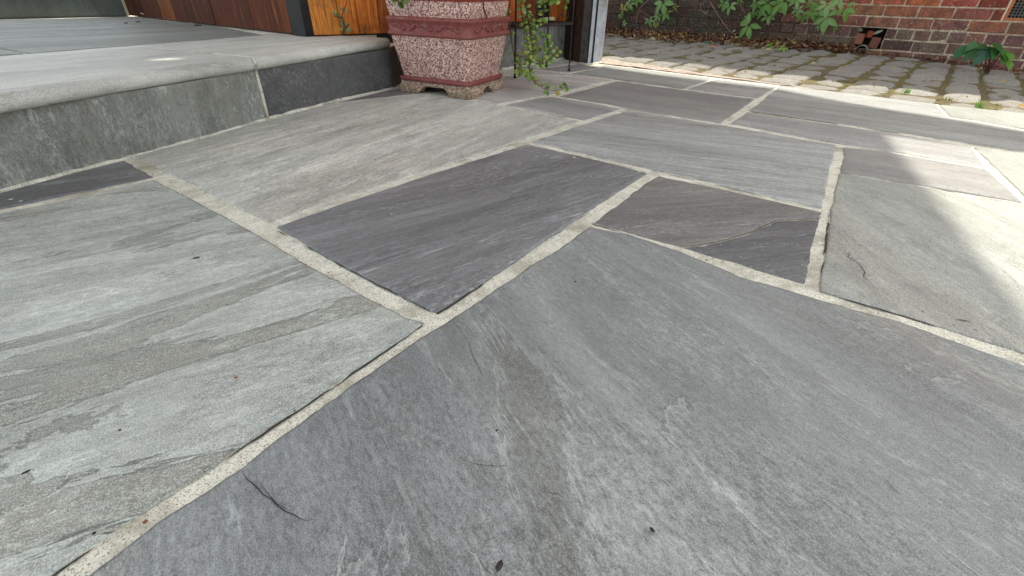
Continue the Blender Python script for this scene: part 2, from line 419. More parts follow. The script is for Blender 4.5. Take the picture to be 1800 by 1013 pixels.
# ------------------------------------------------------------------ flagstones
def polyl(pts, m):
    """resample polyline (list of 2D arrays) to m points"""
    P = np.array(pts); d = np.r_[0, np.cumsum(np.linalg.norm(np.diff(P, axis=0), axis=1))]; t = np.linspace(0, d[-1], m)
    return np.stack([np.interp(t, d, P[:, 0]), np.interp(t, d, P[:, 1])], -1), t
def coons(sides, step, seed, jag=.0021, z0=0.0, und=.0016, grain=0.0, thick=.028, name='flagstone', mat=None, parent=None, e=.0035, warp=None):
    """four polyline sides a->b->c->d->a in plan; makes a riven slab with ragged edges"""
    L = [np.sum(np.linalg.norm(np.diff(np.array(s), axis=0), axis=1)) for s in sides]
    nu = int(max(6, min(520, max(L[0], L[2])/step))); nv = int(max(6, min(520, max(L[1], L[3])/step)))
    def par(n, Lm):
        t = np.linspace(0, 1, n); q = e/Lm
        return np.r_[0, q, t[1:-1], 1-q, 1]
    U = par(nu, max(L[0], L[2])); V = par(nv, max(L[1], L[3]))
    def curve(s, T, k):
        P = np.array(s); d = np.r_[0, np.cumsum(np.linalg.norm(np.diff(P, axis=0), axis=1))]; t = T*d[-1]
        Q = np.stack([np.interp(t, d, P[:, 0]), np.interp(t, d, P[:, 1])], -1)
        # ragged: offset along the normal by world-anchored noise, none at the ends
        tan = np.gradient(Q, axis=0); tan /= np.linalg.norm(tan, axis=1)[:, None]+1e-9; nr = np.stack([-tan[:, 1], tan[:, 0]], -1)
        a = (fbm(t*18, t*0+k*3.3+seed, seed, 5)-.5)*2*jag*1.6+(fbm(t*90, t*0+k, seed+5, 3)-.5)*jag*.9
        a *= np.clip(np.minimum(t, d[-1]-t)/.03, 0, 1)
        return Q+nr*a[:, None]
    c0 = curve(sides[0], U, 0); c2 = curve(sides[2][::-1], U, 2); c1 = curve(sides[1], V, 1); c3 = curve(sides[3][::-1], V, 3)
    u = U[:, None, None]; v = V[None, :, None]
    P = (1-v)*c0[:, None]+v*c2[:, None]+(1-u)*c3[None]+u*c1[None]-((1-u)*(1-v)*c0[0]+u*(1-v)*c0[-1]+(1-u)*v*c2[0]+u*v*c2[-1])
    x, y = P[..., 0], P[..., 1]
    ca, sa = math.cos(grain), math.sin(grain); gx = x*ca+y*sa; gy = -x*sa+y*ca
    big = fbm(gx*2.5, gy*8, seed+31, 4)
    terr = big*9; fl = np.floor(terr); fr = terr-fl; terr = (fl+np.clip((fr-.42)/.16, 0, 1))/9
    z = z0+(terr-.5)*und*3+(fbm(gx*30, gy*60, seed+7, 4)-.5)*und*.9
    chip = np.clip((fbm(x*24, y*24, seed+3, 3)-.55)*6, 0, 1)*.0035
    border = np.zeros_like(z, bool); border[0] = border[-1] = True; border[:, 0] = border[:, -1] = True
    z = np.where(border, z-.0026-chip, z)
    ring = np.zeros_like(z, bool); ring[1] = ring[-2] = True; ring[:, 1] = ring[:, -2] = True
    z = np.where(ring & ~border, z-.0004-chip*.25, z)
    a, b = z.shape
    Vt = np.stack([x, y, z], -1).reshape(-1, 3); I = np.arange(a*b).reshape(a, b)
    F = np.stack([I[:-1, :-1], I[1:, :-1], I[1:, 1:], I[:-1, 1:]], -1).reshape(-1, 4)
    loop = np.r_[I[:, 0], I[-1, 1:], I[-2::-1, -1], I[0, -2:0:-1]]
    low = Vt[loop].copy(); low[:, 2] = z0-thick; k = len(Vt); m = len(loop)
    Vt = np.r_[Vt, low]; J = np.arange(m); F2 = np.stack([loop, k+J, k+(J+1) % m, loop[(J+1) % m]], -1)
    area = np.sum(Vt[F[:, 0], 0]*Vt[F[:, 1], 1]-Vt[F[:, 1], 0]*Vt[F[:, 0], 1]+Vt[F[:, 1], 0]*Vt[F[:, 2], 1]-Vt[F[:, 2], 0]*Vt[F[:, 1], 1]+Vt[F[:, 2], 0]*Vt[F[:, 3], 1]-Vt[F[:, 3], 0]*Vt[F[:, 2], 1]+Vt[F[:, 3], 0]*Vt[F[:, 0], 1]-Vt[F[:, 0], 0]*Vt[F[:, 3], 1])
    if area < 0: F = F[:, ::-1]; F2 = F2[:, ::-1]
    F = np.r_[F, F2]
    me = bpy.data.meshes.new(name)
    me.vertices.add(len(Vt)); me.vertices.foreach_set('co', Vt.astype(np.float32).ravel())
    me.loops.add(len(F)*4); me.loops.foreach_set('vertex_index', F.astype(np.int32).ravel())
    me.polygons.add(len(F)); me.polygons.foreach_set('loop_start', np.arange(0, len(F)*4, 4, dtype=np.int32))
    me.update(calc_edges=True); me.validate()
    sm = np.ones(len(F), bool); sm[-len(F2):] = False; me.polygons.foreach_set('use_smooth', sm)
    me.materials.append(mat)
    o = bpy.data.objects.new(name, me); link(o, parent); return o, (c0, c1, c2[::-1], c3[::-1])
def px2(pts, z=0.0): return [np.array(at(*p, z).xy) for p in pts]
def grain_of(a, b, z=0.0):
    A, B = at(*a, z), at(*b, z); return math.atan2(B.y-A.y, B.x-A.x)
E_ = {}
def stone(key, sides, mat, step, grain, seed, z0=0.0, world=False, zc=0.0, parent=None, **k):
    S = [px2(s, zc) for s in sides] if not world else sides
    # make the corners meet exactly
    for i in range(4): S[i] = list(S[i]); 
    for i in range(4): S[i][-1] = S[(i+1) % 4][0]
    o, c = coons(S, step, seed, z0=z0+zc, grain=grain, mat=mat, parent=parent or patio, **k); E_[key] = c; return o

gA = grain_of((850, 560), (1150, 900)); gB = grain_of((0, 670), (420, 560)); gD = grain_of((330, 340), (720, 215)); gF = grain_of((560, 450), (980, 330))
gG = grain_of((1000, 240), (1420, 290)); gH = grain_of((1090, 385), (1400, 360)); gN = grain_of((1500, 410), (1720, 570)); gK = grain_of((1350, 190), (1780, 250))
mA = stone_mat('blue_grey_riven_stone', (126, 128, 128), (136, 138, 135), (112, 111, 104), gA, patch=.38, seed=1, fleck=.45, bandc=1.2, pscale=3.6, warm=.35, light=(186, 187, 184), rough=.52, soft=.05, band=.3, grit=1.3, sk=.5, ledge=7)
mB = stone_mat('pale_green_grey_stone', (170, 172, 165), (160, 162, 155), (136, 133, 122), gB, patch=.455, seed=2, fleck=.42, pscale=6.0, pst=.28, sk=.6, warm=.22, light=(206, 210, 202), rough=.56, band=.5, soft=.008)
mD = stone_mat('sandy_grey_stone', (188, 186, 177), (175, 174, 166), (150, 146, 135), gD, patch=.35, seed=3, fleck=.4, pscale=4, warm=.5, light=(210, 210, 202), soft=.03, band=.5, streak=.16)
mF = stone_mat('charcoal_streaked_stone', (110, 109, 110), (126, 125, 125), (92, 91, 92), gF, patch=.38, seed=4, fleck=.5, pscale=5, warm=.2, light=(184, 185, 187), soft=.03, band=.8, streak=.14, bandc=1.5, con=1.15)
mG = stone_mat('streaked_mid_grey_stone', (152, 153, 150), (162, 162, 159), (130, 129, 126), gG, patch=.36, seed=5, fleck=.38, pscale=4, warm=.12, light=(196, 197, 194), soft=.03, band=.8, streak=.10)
mH = stone_mat('brown_grey_slate', (114, 112, 110), (124, 121, 118), (98, 95, 94), gH, patch=.36, seed=6, fleck=.4, pscale=6, warm=.25, light=(184, 181, 176), soft=.03, band=.6, streak=.14)
mH2 = stone_mat('dark_slate', (98, 97, 98), (106, 105, 105), (84, 83, 84), gH, patch=.36, seed=7, fleck=.35, pscale=6, warm=.1, light=(160, 162, 162), soft=.03, band=.6, streak=.14)
mN = stone_mat('smooth_green_grey_stone', (158, 159, 152), (149, 150, 144), (124, 123, 117), gN, patch=.34, seed=8, fleck=.25, pscale=5, warm=.25, light=(190, 192, 184), soft=.02, band=.3, con=.6)
mK = stone_mat('long_streaked_blue_stone', (146, 147, 143), (156, 156, 152), (124, 123, 120), gK, patch=.34, seed=9, fleck=.3, pscale=5, warm=.1, light=(188, 189, 185), soft=.03, band=.8, streak=.08)
mO = stone_mat('plain_charcoal_stone', (136, 134, 131), (142, 140, 137), (122, 120, 117), gK, patch=.33, seed=10, fleck=.2, pscale=8, warm=.12, light=(164, 162, 158), soft=.03, band=.3, con=.6)
mJ = stone_mat('mid_blue_stone', (142, 141, 139), (154, 152, 149), (122, 119, 117), gK, patch=.35, seed=11, fleck=.3, pscale=6, warm=.15, light=(184, 184, 181), soft=.03, band=.7, streak=.1)
mQ = stone_mat('far_lilac_grey_stone', (184, 179, 175), (174, 169, 165), (150, 146, 142), gK, patch=.34, seed=12, fleck=.3, pscale=6, warm=.15, light=(190, 189, 186), soft=.03, band=.6, streak=.1)

# A: foreground slab, its apex in view, running on beyond the frame
aL = px2([(1036, 399), (988, 432), (950, 455), (788, 564), (752, 586), (581, 701), (500, 759), (421, 825), (296, 904), (151, 1013)]); d_ = aL[-1]-aL[-2]; aL.append(aL[-1]+d_/np.linalg.norm(d_)*.62)
aR = px2([(1800, 641), (1686, 600), (1585, 566), (1451, 529), (1350, 499), (1313, 489), (1195, 441), (1110, 414), (1037, 399)]); d_ = aR[0]-aR[1]; aR.insert(0, aR[0]+d_/np.linalg.norm(d_)*.42)
P2 = aL[-1]+aR[0]-aL[0]
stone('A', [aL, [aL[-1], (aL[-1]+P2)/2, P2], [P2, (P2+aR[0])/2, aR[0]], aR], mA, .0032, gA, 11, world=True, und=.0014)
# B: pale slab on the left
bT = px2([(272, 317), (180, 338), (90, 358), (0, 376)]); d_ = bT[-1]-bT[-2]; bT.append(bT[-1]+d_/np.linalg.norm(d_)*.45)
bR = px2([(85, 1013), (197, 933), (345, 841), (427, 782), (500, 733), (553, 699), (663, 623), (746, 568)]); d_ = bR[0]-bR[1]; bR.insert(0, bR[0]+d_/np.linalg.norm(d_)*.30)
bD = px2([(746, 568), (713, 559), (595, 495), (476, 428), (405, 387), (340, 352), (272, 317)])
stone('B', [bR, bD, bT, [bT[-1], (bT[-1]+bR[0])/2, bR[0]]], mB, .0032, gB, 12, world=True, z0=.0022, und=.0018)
# C: narrow dark strip along the step
cT = px2([(0, 339), (110, 309), (219, 281)]); d_ = cT[0]-cT[1]; cT.insert(0, cT[0]+d_/np.linalg.norm(d_)*.45)
cB = px2([(269, 311), (180, 329), (90, 348), (0, 367)]); d_ = cB[-1]-cB[-2]; cB.append(cB[-1]+d_/np.linalg.norm(d_)*.42)
stone('C', [cT, [cT[-1], cB[0]], cB, [cB[-1], cT[0]]], mF, .005, gB, 13, world=True)
stone('D', [[(237, 274), (299, 307), (378, 343), (473, 392)], [(473, 392), (595, 349), (800, 284), (926, 243), (1020, 214)], [(1020, 214), (875, 185), (828, 178), (760, 168)], [(760, 168), (723, 167), (589, 182), (472, 210), (350, 245), (237, 274)]], mD, .006, gD, 14)
stone('E', [[(594, 179.5), (640, 174), (722, 165)], [(722, 165), (780, 161)], [(780, 161), (740, 152), (694, 156)], [(694, 156), (594, 178.5)]], mH, .01, gD, 15)
stone('F', [[(483, 399), (599, 465), (681, 508), (766, 550)], [(766, 550), (805, 527), (938, 437), (1037, 369), (1138, 304)], [(1138, 304), (1040, 279), (926, 254)], [(926, 254), (800, 293), (640, 346), (483, 399)]], mF, .0045, gF, 16, z0=.0012)
stone('G', [[(934, 249), (1147, 298), (1274, 326), (1445, 366)], [(1445, 366), (1458, 305), (1471, 255)], [(1471, 255), (1266, 219), (1128, 197), (1102, 195)], [(1102, 195), (1020, 220), (934, 249)]], mG, .007, gG, 17)
stone('H', [[(1043, 391), (1110, 410), (1195, 432)], [(1195, 432), (1230, 430), (1274, 420), (1317, 408), (1365, 386), (1441, 384)], [(1441, 384), (1445, 374)], [(1445, 374), (1313, 342), (1234, 325), (1155, 308), (1100, 347), (1043, 391)]], mH, .005, gH, 18)
stone('H2', [[(1198, 433.5), (1300, 464), (1416, 499)], [(1416, 499), (1428, 440), (1441, 386)], [(1441, 386), (1400, 386.6), (1366, 388)], [(1366, 388), (1318, 410), (1275, 422.3), (1235, 431.5), (1198, 433.5)]], mH2, .006, gH, 19, z0=-.0012)
stone('I', [[(1478, 302), (1604, 323), (1798, 356)], [(1798, 356), (1765, 324), (1733, 297)], [(1733, 297), (1600, 274), (1556, 267), (1483, 259)], [(1483, 259), (1478, 302)]], mO, .009, gK, 20)
stone('J', [[(1284, 217), (1400, 239), (1482, 253.5), (1556, 264), (1731, 293)], [(1731, 293), (1707, 257)], [(1707, 257), (1533, 229), (1436, 215), (1314, 197)], [(1314, 197), (1284, 217)]], mJ, .009, gK, 21)
kb = px2([(1318, 194), (1436, 211), (1533, 225), (1800, 266)]); d_ = kb[-1]-kb[-2]; kb.append(kb[-1]+d_/np.linalg.norm(d_)*.5)
kt = px2([(1644, 183), (1500, 165), (1372, 150)]); ke = at(1662, 203); ke2 = at(1800, 229); d_ = np.array((ke2-ke).xy)
kE = np.array(ke2.xy)+d_/np.linalg.norm(d_)*.7
stone('K', [kb, [kb[-1], kE], [kE, np.array(ke2.xy), np.array(ke.xy), kt[0]]+kt[1:], [kt[-1], kb[0]]], mK, .010, gK, 22, world=True)
l0 = px2([(1650, 184), (1800, 199)]); d_ = l0[1]-l0[0]; l0.append(l0[1]+d_/np.linalg.norm(d_)*.7)
stone('L', [l0, [l0[-1], kE+np.array([.05, .03])], [kE+np.array([.05, .03]), np.array(at(1800, 226).xy), np.array(at(1668, 203).xy)], [np.array(at(1668, 203).xy), l0[0]]], mN, .012, gK, 23, world=True)
m0 = px2([(1713, 259), (1800, 271)]); d_ = m0[1]-m0[0]; m0.append(m0[1]+d_/np.linalg.norm(d_)*.5)
m1 = px2([(1800, 343), (1755, 299), (1713, 259)]); d_ = m1[0]-m1[1]; m1.insert(0, m1[0]+d_/np.linalg.norm(d_)*.3)
stone('M', [m0, [m0[-1], m1[0]], m1, [m1[-1], m0[0]]][:2]+[m1[:], [m1[-1], m0[0]]], mN, .010, gK, 24, world=True)
n0 = px2([(1475, 304), (1598, 325), (1800, 361)]); d_ = n0[-1]-n0[-2]; n0.append(n0[-1]+d_/np.linalg.norm(d_)*.5)
n2 = px2([(1800, 619), (1702, 588), (1558, 544), (1441, 510)]); d_ = n2[0]-n2[1]; n2.insert(0, n2[0]+d_/np.linalg.norm(d_)*.3)
stone('N', [n0, [n0[-1], n2[0]], n2, px2([(1441, 510), (1448, 468), (1461, 367), (1475, 304)])], mN, .006, gN, 25, world=True, z0=.001)
stone('O', [[(1085, 142.5), (1200, 158), (1327, 174)], [(1327, 174), (1267, 216)], [(1267, 216), (1128, 195), (1085, 186), (985, 169)], [(985, 169), (1035, 156), (1085, 142.5)]], mO, .010, gK, 26)
stone('P', [[(888, 184), (950, 196), (1026, 211)], [(1026, 211), (1092, 191)], [(1092, 191), (1040, 181), (967, 170)], [(967, 170), (888, 184)]], mJ, .010, gG, 27)
stone('Q', [[(836, 173), (874, 182)], [(874, 182), (970, 166), (1077, 140.5)], [(1077, 140.5), (1000, 135), (888, 134)], [(888, 134), (836, 173)]], mQ, .012, gG, 28)
stone('Rr', [[(890, 132), (1000, 133), (1072, 139)], [(1072, 139), (1049, 135.5)], [(1049, 135.5), (1000, 129.5), (938, 123.5)], [(938, 123.5), (890, 132)]], mQ, .015, gG, 29)
stone('S', [[(946, 121.5), (1001, 127.5)], [(1001, 127.5), (1051, 119)], [(1051, 119), (1020, 112.5)], [(1020, 112.5), (946, 121.5)]], mJ, .015, gK, 30)
stone('S2', [[(886, 130), (933, 122.5)], [(933, 122.5), (1012, 111.5)], [(1012, 111.5), (960, 108)], [(960, 108), (886, 121)]], mQ, .02, gK, 34)
stone('T', [[(1005, 128.5), (1046, 134), (1088, 140.5), (1201, 156)], [(1201, 156), (1253, 138)], [(1253, 138), (1150, 125), (1062, 114.5)], [(1062, 114.5), (1054, 119.5), (1005, 128.5)]], mK, .013, gK, 31)
stone('U', [[(1208, 157), (1331, 172.5)], [(1331, 172.5), (1366, 152.5)], [(1366, 152.5), (1259, 139)], [(1259, 139), (1208, 157)]], mJ, .013, gK, 32)

# soil and painted shade beside the stone edges: dark strips laid over the mortar
def gap(px, w=.0026, seed=0, lo=.42, z=-.0012, name='joint_dark_strip', mat=None, side=0.0, zc=0):
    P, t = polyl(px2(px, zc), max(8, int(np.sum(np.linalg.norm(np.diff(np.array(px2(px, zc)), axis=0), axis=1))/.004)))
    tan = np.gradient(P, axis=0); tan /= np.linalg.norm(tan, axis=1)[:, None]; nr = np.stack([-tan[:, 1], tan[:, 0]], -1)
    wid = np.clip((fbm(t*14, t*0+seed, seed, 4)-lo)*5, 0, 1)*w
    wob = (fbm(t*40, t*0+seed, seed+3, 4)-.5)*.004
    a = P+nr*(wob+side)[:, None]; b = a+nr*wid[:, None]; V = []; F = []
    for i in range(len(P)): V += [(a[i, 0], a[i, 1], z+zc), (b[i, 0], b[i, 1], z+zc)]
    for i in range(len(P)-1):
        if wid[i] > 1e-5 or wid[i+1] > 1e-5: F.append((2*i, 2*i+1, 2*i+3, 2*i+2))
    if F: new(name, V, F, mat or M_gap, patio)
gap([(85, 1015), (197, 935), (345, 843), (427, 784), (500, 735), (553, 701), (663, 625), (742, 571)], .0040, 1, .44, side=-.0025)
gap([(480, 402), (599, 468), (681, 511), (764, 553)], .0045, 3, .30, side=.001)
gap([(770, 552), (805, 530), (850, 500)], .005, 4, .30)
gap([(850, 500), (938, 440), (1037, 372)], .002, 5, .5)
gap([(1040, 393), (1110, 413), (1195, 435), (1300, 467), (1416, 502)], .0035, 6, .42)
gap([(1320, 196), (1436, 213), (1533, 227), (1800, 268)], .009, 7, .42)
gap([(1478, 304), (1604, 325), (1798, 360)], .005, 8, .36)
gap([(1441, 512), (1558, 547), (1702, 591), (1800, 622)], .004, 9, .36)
gap([(1196, 432.8), (1230, 431), (1274, 421.2), (1317, 409.2), (1365, 387.3), (1441, 385.3)], .004, 10, .10, z=-.0004, side=-.002, mat=simple('dusty_crack', (128, 118, 100), .95, 90, c2=(80, 74, 66)))
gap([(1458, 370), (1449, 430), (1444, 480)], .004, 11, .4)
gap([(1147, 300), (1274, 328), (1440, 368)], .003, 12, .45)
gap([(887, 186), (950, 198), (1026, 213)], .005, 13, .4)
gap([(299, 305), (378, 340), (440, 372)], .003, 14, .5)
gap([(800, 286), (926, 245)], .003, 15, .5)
# dirt-filled hairline cracks in the slabs, as fine dark strips standing a hair above the riven face
def crack(px, w=.0016, seed=0, z=.0024):
    Q = np.array(px2(px)); L = np.sum(np.linalg.norm(np.diff(Q, axis=0), axis=1)); P, t = polyl(Q, max(6, int(L/.003)))
    tan = np.gradient(P, axis=0); tan /= np.linalg.norm(tan, axis=1)[:, None]+1e-9; nr = np.stack([-tan[:, 1], tan[:, 0]], -1)
    tp = np.clip(np.minimum(t, t[-1]-t)/(t[-1]*.3), 0, 1); wid = w*.48*(.15+.85*tp)*(.5+fbm(t*60, t*0+seed, seed, 3))
    P = P+nr*((fbm(t*50, t*0+seed, seed+9, 4)-.5)*.006)[:, None]
    V = []; F = []; n = len(P)
    for i in range(n):
        q = nr[i]*wid[i]
        V += [(*(P[i]-q/2), z-.0006), (*(P[i]+q/2), z-.0006), (*(P[i]+q*1.6), z-.0022)]
    for i in range(n-1):
        b = 3*i; F.append((b, b+1, b+4, b+3))
    new('crack', V, F, M_crack, patio)
for i, c in enumerate([
    ([(421, 826), (446, 853), (470, 877), (500, 897), (538, 917), (565, 916)], .0022),
    ([(455, 852), (482, 882), (512, 902)], .0016), ([(810, 812), (845, 819), (900, 821)], .0016), ([(655, 795), (664, 788)], .0014),
    ([(960, 868), (980, 870), (990, 877)], .0013), ([(1058, 858), (1064, 872), (1078, 880)], .0014), ([(1075, 742), (1090, 752), (1100, 762)], .0012),
    ([(1160, 842), (1172, 852), (1178, 858)], .0014), ([(1322, 788), (1340, 805), (1372, 828)], .0014), ([(1556, 842), (1570, 860), (1585, 874)], .0015),
    ([(1410, 878), (1428, 888), (1434, 900)], .0012), ([(840, 978), (855, 1000), (868, 1010)], .0014), ([(806, 578), (822, 600), (836, 640), (850, 668)], .0012),
    ([(1464, 408), (1480, 418), (1490, 426)], .0018), ([(1490, 440), (1492, 455), (1512, 468), (1521, 480), (1519, 488), (1536, 501)], .0026),
    ([(1507, 515), (1525, 528)], .0016), ([(1678, 562), (1700, 566), (1706, 568)], .0045), ([(1711, 581), (1718, 582)], .004),
    ([(120, 473), (130, 476), (150, 470), (176, 463)], .0022), ([(1225, 1005), (1240, 1008)], .0014), ([(936, 716), (948, 721)], .0012),
    ([(1647, 798), (1660, 806), (1668, 812)], .0012), ([(1120, 758), (1142, 776), (1160, 790)], .0010), ([(1795, 842), (1800, 852)], .0014),
    ([(130, 505), (150, 497), (180, 492)], .0012), ([(60, 420), (110, 412)], .0012), ([(1436, 218), (1460, 222), (1480, 226)], .004), ([(1440, 232), (1500, 240)], .003)]):
    crack(c[0], c[1], i)

# ------------------------------------------------------------------ stone step on the left
step = empty('stone_step'); tag(step, kind='structure')
ZL = .216; ZR = .172
mR1 = stone_mat('riser_green_grey', (132, 132, 125), (118, 119, 112), (100, 100, 94), 0, patch=.36, seed=21, fleck=.65, pscale=6, warm=.15, light=(186, 190, 182), soft=.03, band=.5, vertical=True, con=1.25, streak=.35)
mR2 = stone_mat('riser_charcoal', (80, 80, 81), (90, 89, 89), (66, 66, 67), 0, patch=.36, seed=22, fleck=.45, pscale=6, warm=.05, light=(160, 158, 154), soft=.03, band=.3, streak=.6, con=1.1)
mNose = stone_mat('bullnose_sandstone', (204, 203, 193), (196, 194, 185), (184, 181, 170), R(60), patch=.30, seed=23, fleck=.05, pscale=3, warm=.25, light=(206, 203, 192), soft=.08, band=.1, con=.3, ledge=2)
mTop = stone_mat('landing_blue_stone', (138, 140, 134), (126, 128, 122), (112, 112, 106), R(50), patch=.34, seed=24, fleck=.2, pscale=4, warm=.15, light=(180, 184, 184), soft=.03, band=.3, streak=.12)
mUp = stone_mat('upper_riser_stone', (82, 88, 84), (70, 76, 72), (60, 64, 62), 0, patch=.36, seed=25, fleck=.15, pscale=5, warm=.0, light=(120, 124, 118), soft=.03, band=.2, vertical=True)
def wallpanel(name, base, z0, z1, mat, parent, thick=.03, seed=0, step_=.01, jag=.0015, slant=(0, 0)):
    """upright slab over a base polyline (list of Vector), slightly riven face; normal points to the right of travel"""
    P, t = polyl([np.array(p.xy) for p in base], max(4, int(sum((base[i+1]-base[i]).length for i in range(len(base)-1))/step_)))
    nz = max(4, int((z1-z0)/step_)); tan = np.gradient(P, axis=0); tan /= np.linalg.norm(tan, axis=1)[:, None]; nr = np.stack([tan[:, 1], -tan[:, 0]], -1)
    V = []; F = []; n = len(P)
    for i in range(n):
        for j in range(nz+1):
            z = z0+(z1-z0)*j/nz
            e = min(i, n-1-i) == 0 or j in (0, nz)
            d = float((fbm(t[i]*12, z*14, seed, 4)-.5)*.004)-(.003 if e else 0)
            sh = (slant[0] if i < n/2 else slant[1])*(z-z0)*(abs(i-(n-1)/2)/((n-1)/2))**6
            V.append((P[i, 0]+nr[i, 0]*d+tan[i, 0]*sh, P[i, 1]+nr[i, 1]*d+tan[i, 1]*sh, z))
    for i in range(n-1):
        for j in range(nz):
            a = i*(nz+1)+j; F.append((a, a+nz+1, a+nz+2, a+1))
    b = len(V); edge = [i*(nz+1) for i in range(n)]+[(n-1)*(nz+1)+j for j in range(1, nz+1)]+[i*(nz+1)+nz for i in range(n-2, -1, -1)]+[j for j in range(nz-1, 0, -1)]
    for k in edge:
        i = k//(nz+1); V.append((V[k][0]-nr[i, 0]*thick, V[k][1]-nr[i, 1]*thick, V[k][2]))
    m = len(edge)
    for k in range(m): F.append((edge[k], b+k, b+(k+1) % m, edge[(k+1) % m]))
    return new(name, V, F, mat, parent, smooth=False)
rb = [at(-260, 399), at(-100, 359), at(0, 334), at(120, 303), at(230, 274.5), at(350, 243), at(471, 207.5)]
rb2 = [at(473, 207), at(600, 174), at(690, 154.5)]
wallpanel('riser_slab', rb[:-1]+[rb[-1]+(rb[-2]-rb[-1]).normalized()*.006], -.02, ZR, mR1, step, seed=1)
wallpanel('riser_slab', [rb2[0]+(rb2[1]-rb2[0]).normalized()*.006]+rb2[1:], -.02, ZR, mR2, step, seed=2)
# return of the step beside the planter
W2A = Vector((-1.06, 2.675, 0)); W2B = Vector((-.09, 3.245, 0)); PLB = Vector((.40, 3.88, 0))
ret_end = Vector((-.60, 2.945, 0)); wallpanel('riser_slab', [rb2[-1]+(ret_end-rb2[-1]).normalized()*.004, ret_end], -.02, ZR, mR2, step, seed=3)
# mortar behind joints + core
def offs(pl, d):
    out = []
    for i, p in enumerate(pl):
        t = (pl[min(i+1, len(pl)-1)]-pl[max(i-1, 0)]).normalized(); out.append(p+Vector((-t.y, t.x, 0))*d)
    return out
front = rb+rb2
inner = [Vector((-4.6, 3.2, 0)), Vector((-4.6, 4.6, 0)), Vector((-2.9, 4.3, 0)), W2A+Vector((-.1, .2, 0)), Vector((-.62, 2.98, 0))]
def prism(name, pl, z0, z1, mat, parent, bevel=0):
    m = MB(); n = len(pl); vs = [Vector((p.x, p.y, z0)) for p in pl]+[Vector((p.x, p.y, z1)) for p in pl]
    tri = tessellate_polygon([[Vector((p.x, p.y, 0)) for p in pl]])
    m.add(vs, [(i, (i+1) % n, n+(i+1) % n, n+i) for i in range(n)]+[tuple(n+k for k in t) for t in tri]+[tuple(t)[::-1] for t in tri])
    return m.build(name, mat, parent, bevel=bevel)
core = offs(front, .0055)
core_o = prism('step_core', core+inner[::-1], -.05, ZR-.003, M_mortar, step)
# fillet of mortar along the foot of the riser
m = MB()
for q in (rb, rb2):
    for a, b in zip(q[:-1], q[1:]):
        n_ = max(2, int((b-a).length/.03))
        pts = [a.lerp(b, k/n_)+Vector((random.uniform(-.001, .002), -random.uniform(.000, .003), -.004+random.uniform(-.001, .0015))) for k in range(n_+1)]
        m.tube(pts, [random.uniform(.006, .010) for _ in pts], 6)
m.build('foot_fillet', M_mortar, step, smooth=True)
# vertical mortar joint, leaning a little as the cut edge does
m = MB(); a = rb[-1].lerp(rb2[0], .5); nn_ = Vector((.93, -.37, 0)); m.tube([a+Vector((0, 0, -.01))+nn_*-.003, a+Vector((0, 0, .09))+nn_*-.0025, a+Vector((0, 0, ZR))+nn_*-.003], [.0055, .006, .0055], 8); m.build('riser_joint', M_mortar, step, smooth=True)
# bullnose nosing: profile swept along the lip
lip_px = [(-260, 243), (-100, 213.5), (0, 196), (180, 165), (320, 142), (449, 121), (570, 101), (650, 88), (684, 82)]
lip = [at(x, y, ZR+.006) for x, y in lip_px]
TH = .044; RB = TH/2
def seg_hit(P, d, A, B):
    A = np.array(A.xy); B = np.array(B.xy); e_ = B-A; den = d[0]*e_[1]-d[1]*e_[0]
    if abs(den) < 1e-6: return 9
    w = A-P; t_ = (w[0]*e_[1]-w[1]*e_[0])/den; u_ = (w[0]*d[1]-w[1]*d[0])/den
    return t_ if t_ > 0 and -.02 <= u_ <= 1.02 else 9
LN0 = at(40, 95.5, ZL); LN3 = at(462, 62, ZL); LNx = LN0+(LN0-LN3).normalized()*2.5
def nosing(name, pl, seed, back=.36, corner=False):
    P, t = polyl([np.array(p.xy) for p in pl], max(6, int(sum((pl[i+1]-pl[i]).length for i in range(len(pl)-1))/.012)))
    tan = np.gradient(P, axis=0); tan /= np.linalg.norm(tan, axis=1)[:, None]; inn = np.stack([-tan[:, 1], tan[:, 0]], -1)
    prof = [(1.0, 0.0)]+[(RB*.55-RB*1.0*math.sin(a)*1.0+.0, RB-RB*math.cos(a)) for a in np.linspace(0, math.pi, 12)]+[(.09, TH), (.101, TH), (.102, TH), (.103, TH), (.104, TH), (1.0, TH)]
    V = []; F = []; m_ = len(prof)
    for i in range(len(P)):
        bk = min(seg_hit(P[i], inn[i], LNx, LN3)-.006, seg_hit(P[i], inn[i], at(228, 28, ZL), at(530, 62, ZL))-.003, seg_hit(P[i], inn[i], Vector((-1.06, 2.675, 0)), Vector((-.09, 3.245, 0)))-.003, .75)
        for (d, z) in prof:
            dd = d if d < .1 else (bk if d == 1.0 else .09+(bk-.09)*(d-.1)*200)
            j = float((fbm(t[i]*6+dd*9, z*30+seed, seed, 4)-.5)*.0025)
            V.append((P[i, 0]+inn[i, 0]*dd, P[i, 1]+inn[i, 1]*dd, ZR+z+j))
    for i in range(len(P)-1):
        for k in range(m_): F.append((i*m_+k, (i+1)*m_+k, (i+1)*m_+(k+1) % m_, i*m_+(k+1) % m_))
    F.append(tuple(range(m_))[::-1]); F.append(tuple((len(P)-1)*m_+k for k in range(m_)))
    o = MB(); o.add(V, F); o = o.build(name, mNose, step, smooth=False)
    o.data.polygons.foreach_set('use_smooth', [len(p.vertices) == 4 for p in o.data.polygons]); return o
tt = (lip[5]-lip[4]).normalized()
nosing('nosing_slab', lip[:5]+[lip[5]-tt*.005], 1, back=.36)
nosing('nosing_slab', [lip[5]+tt*.005]+lip[6:], 2, back=.36)
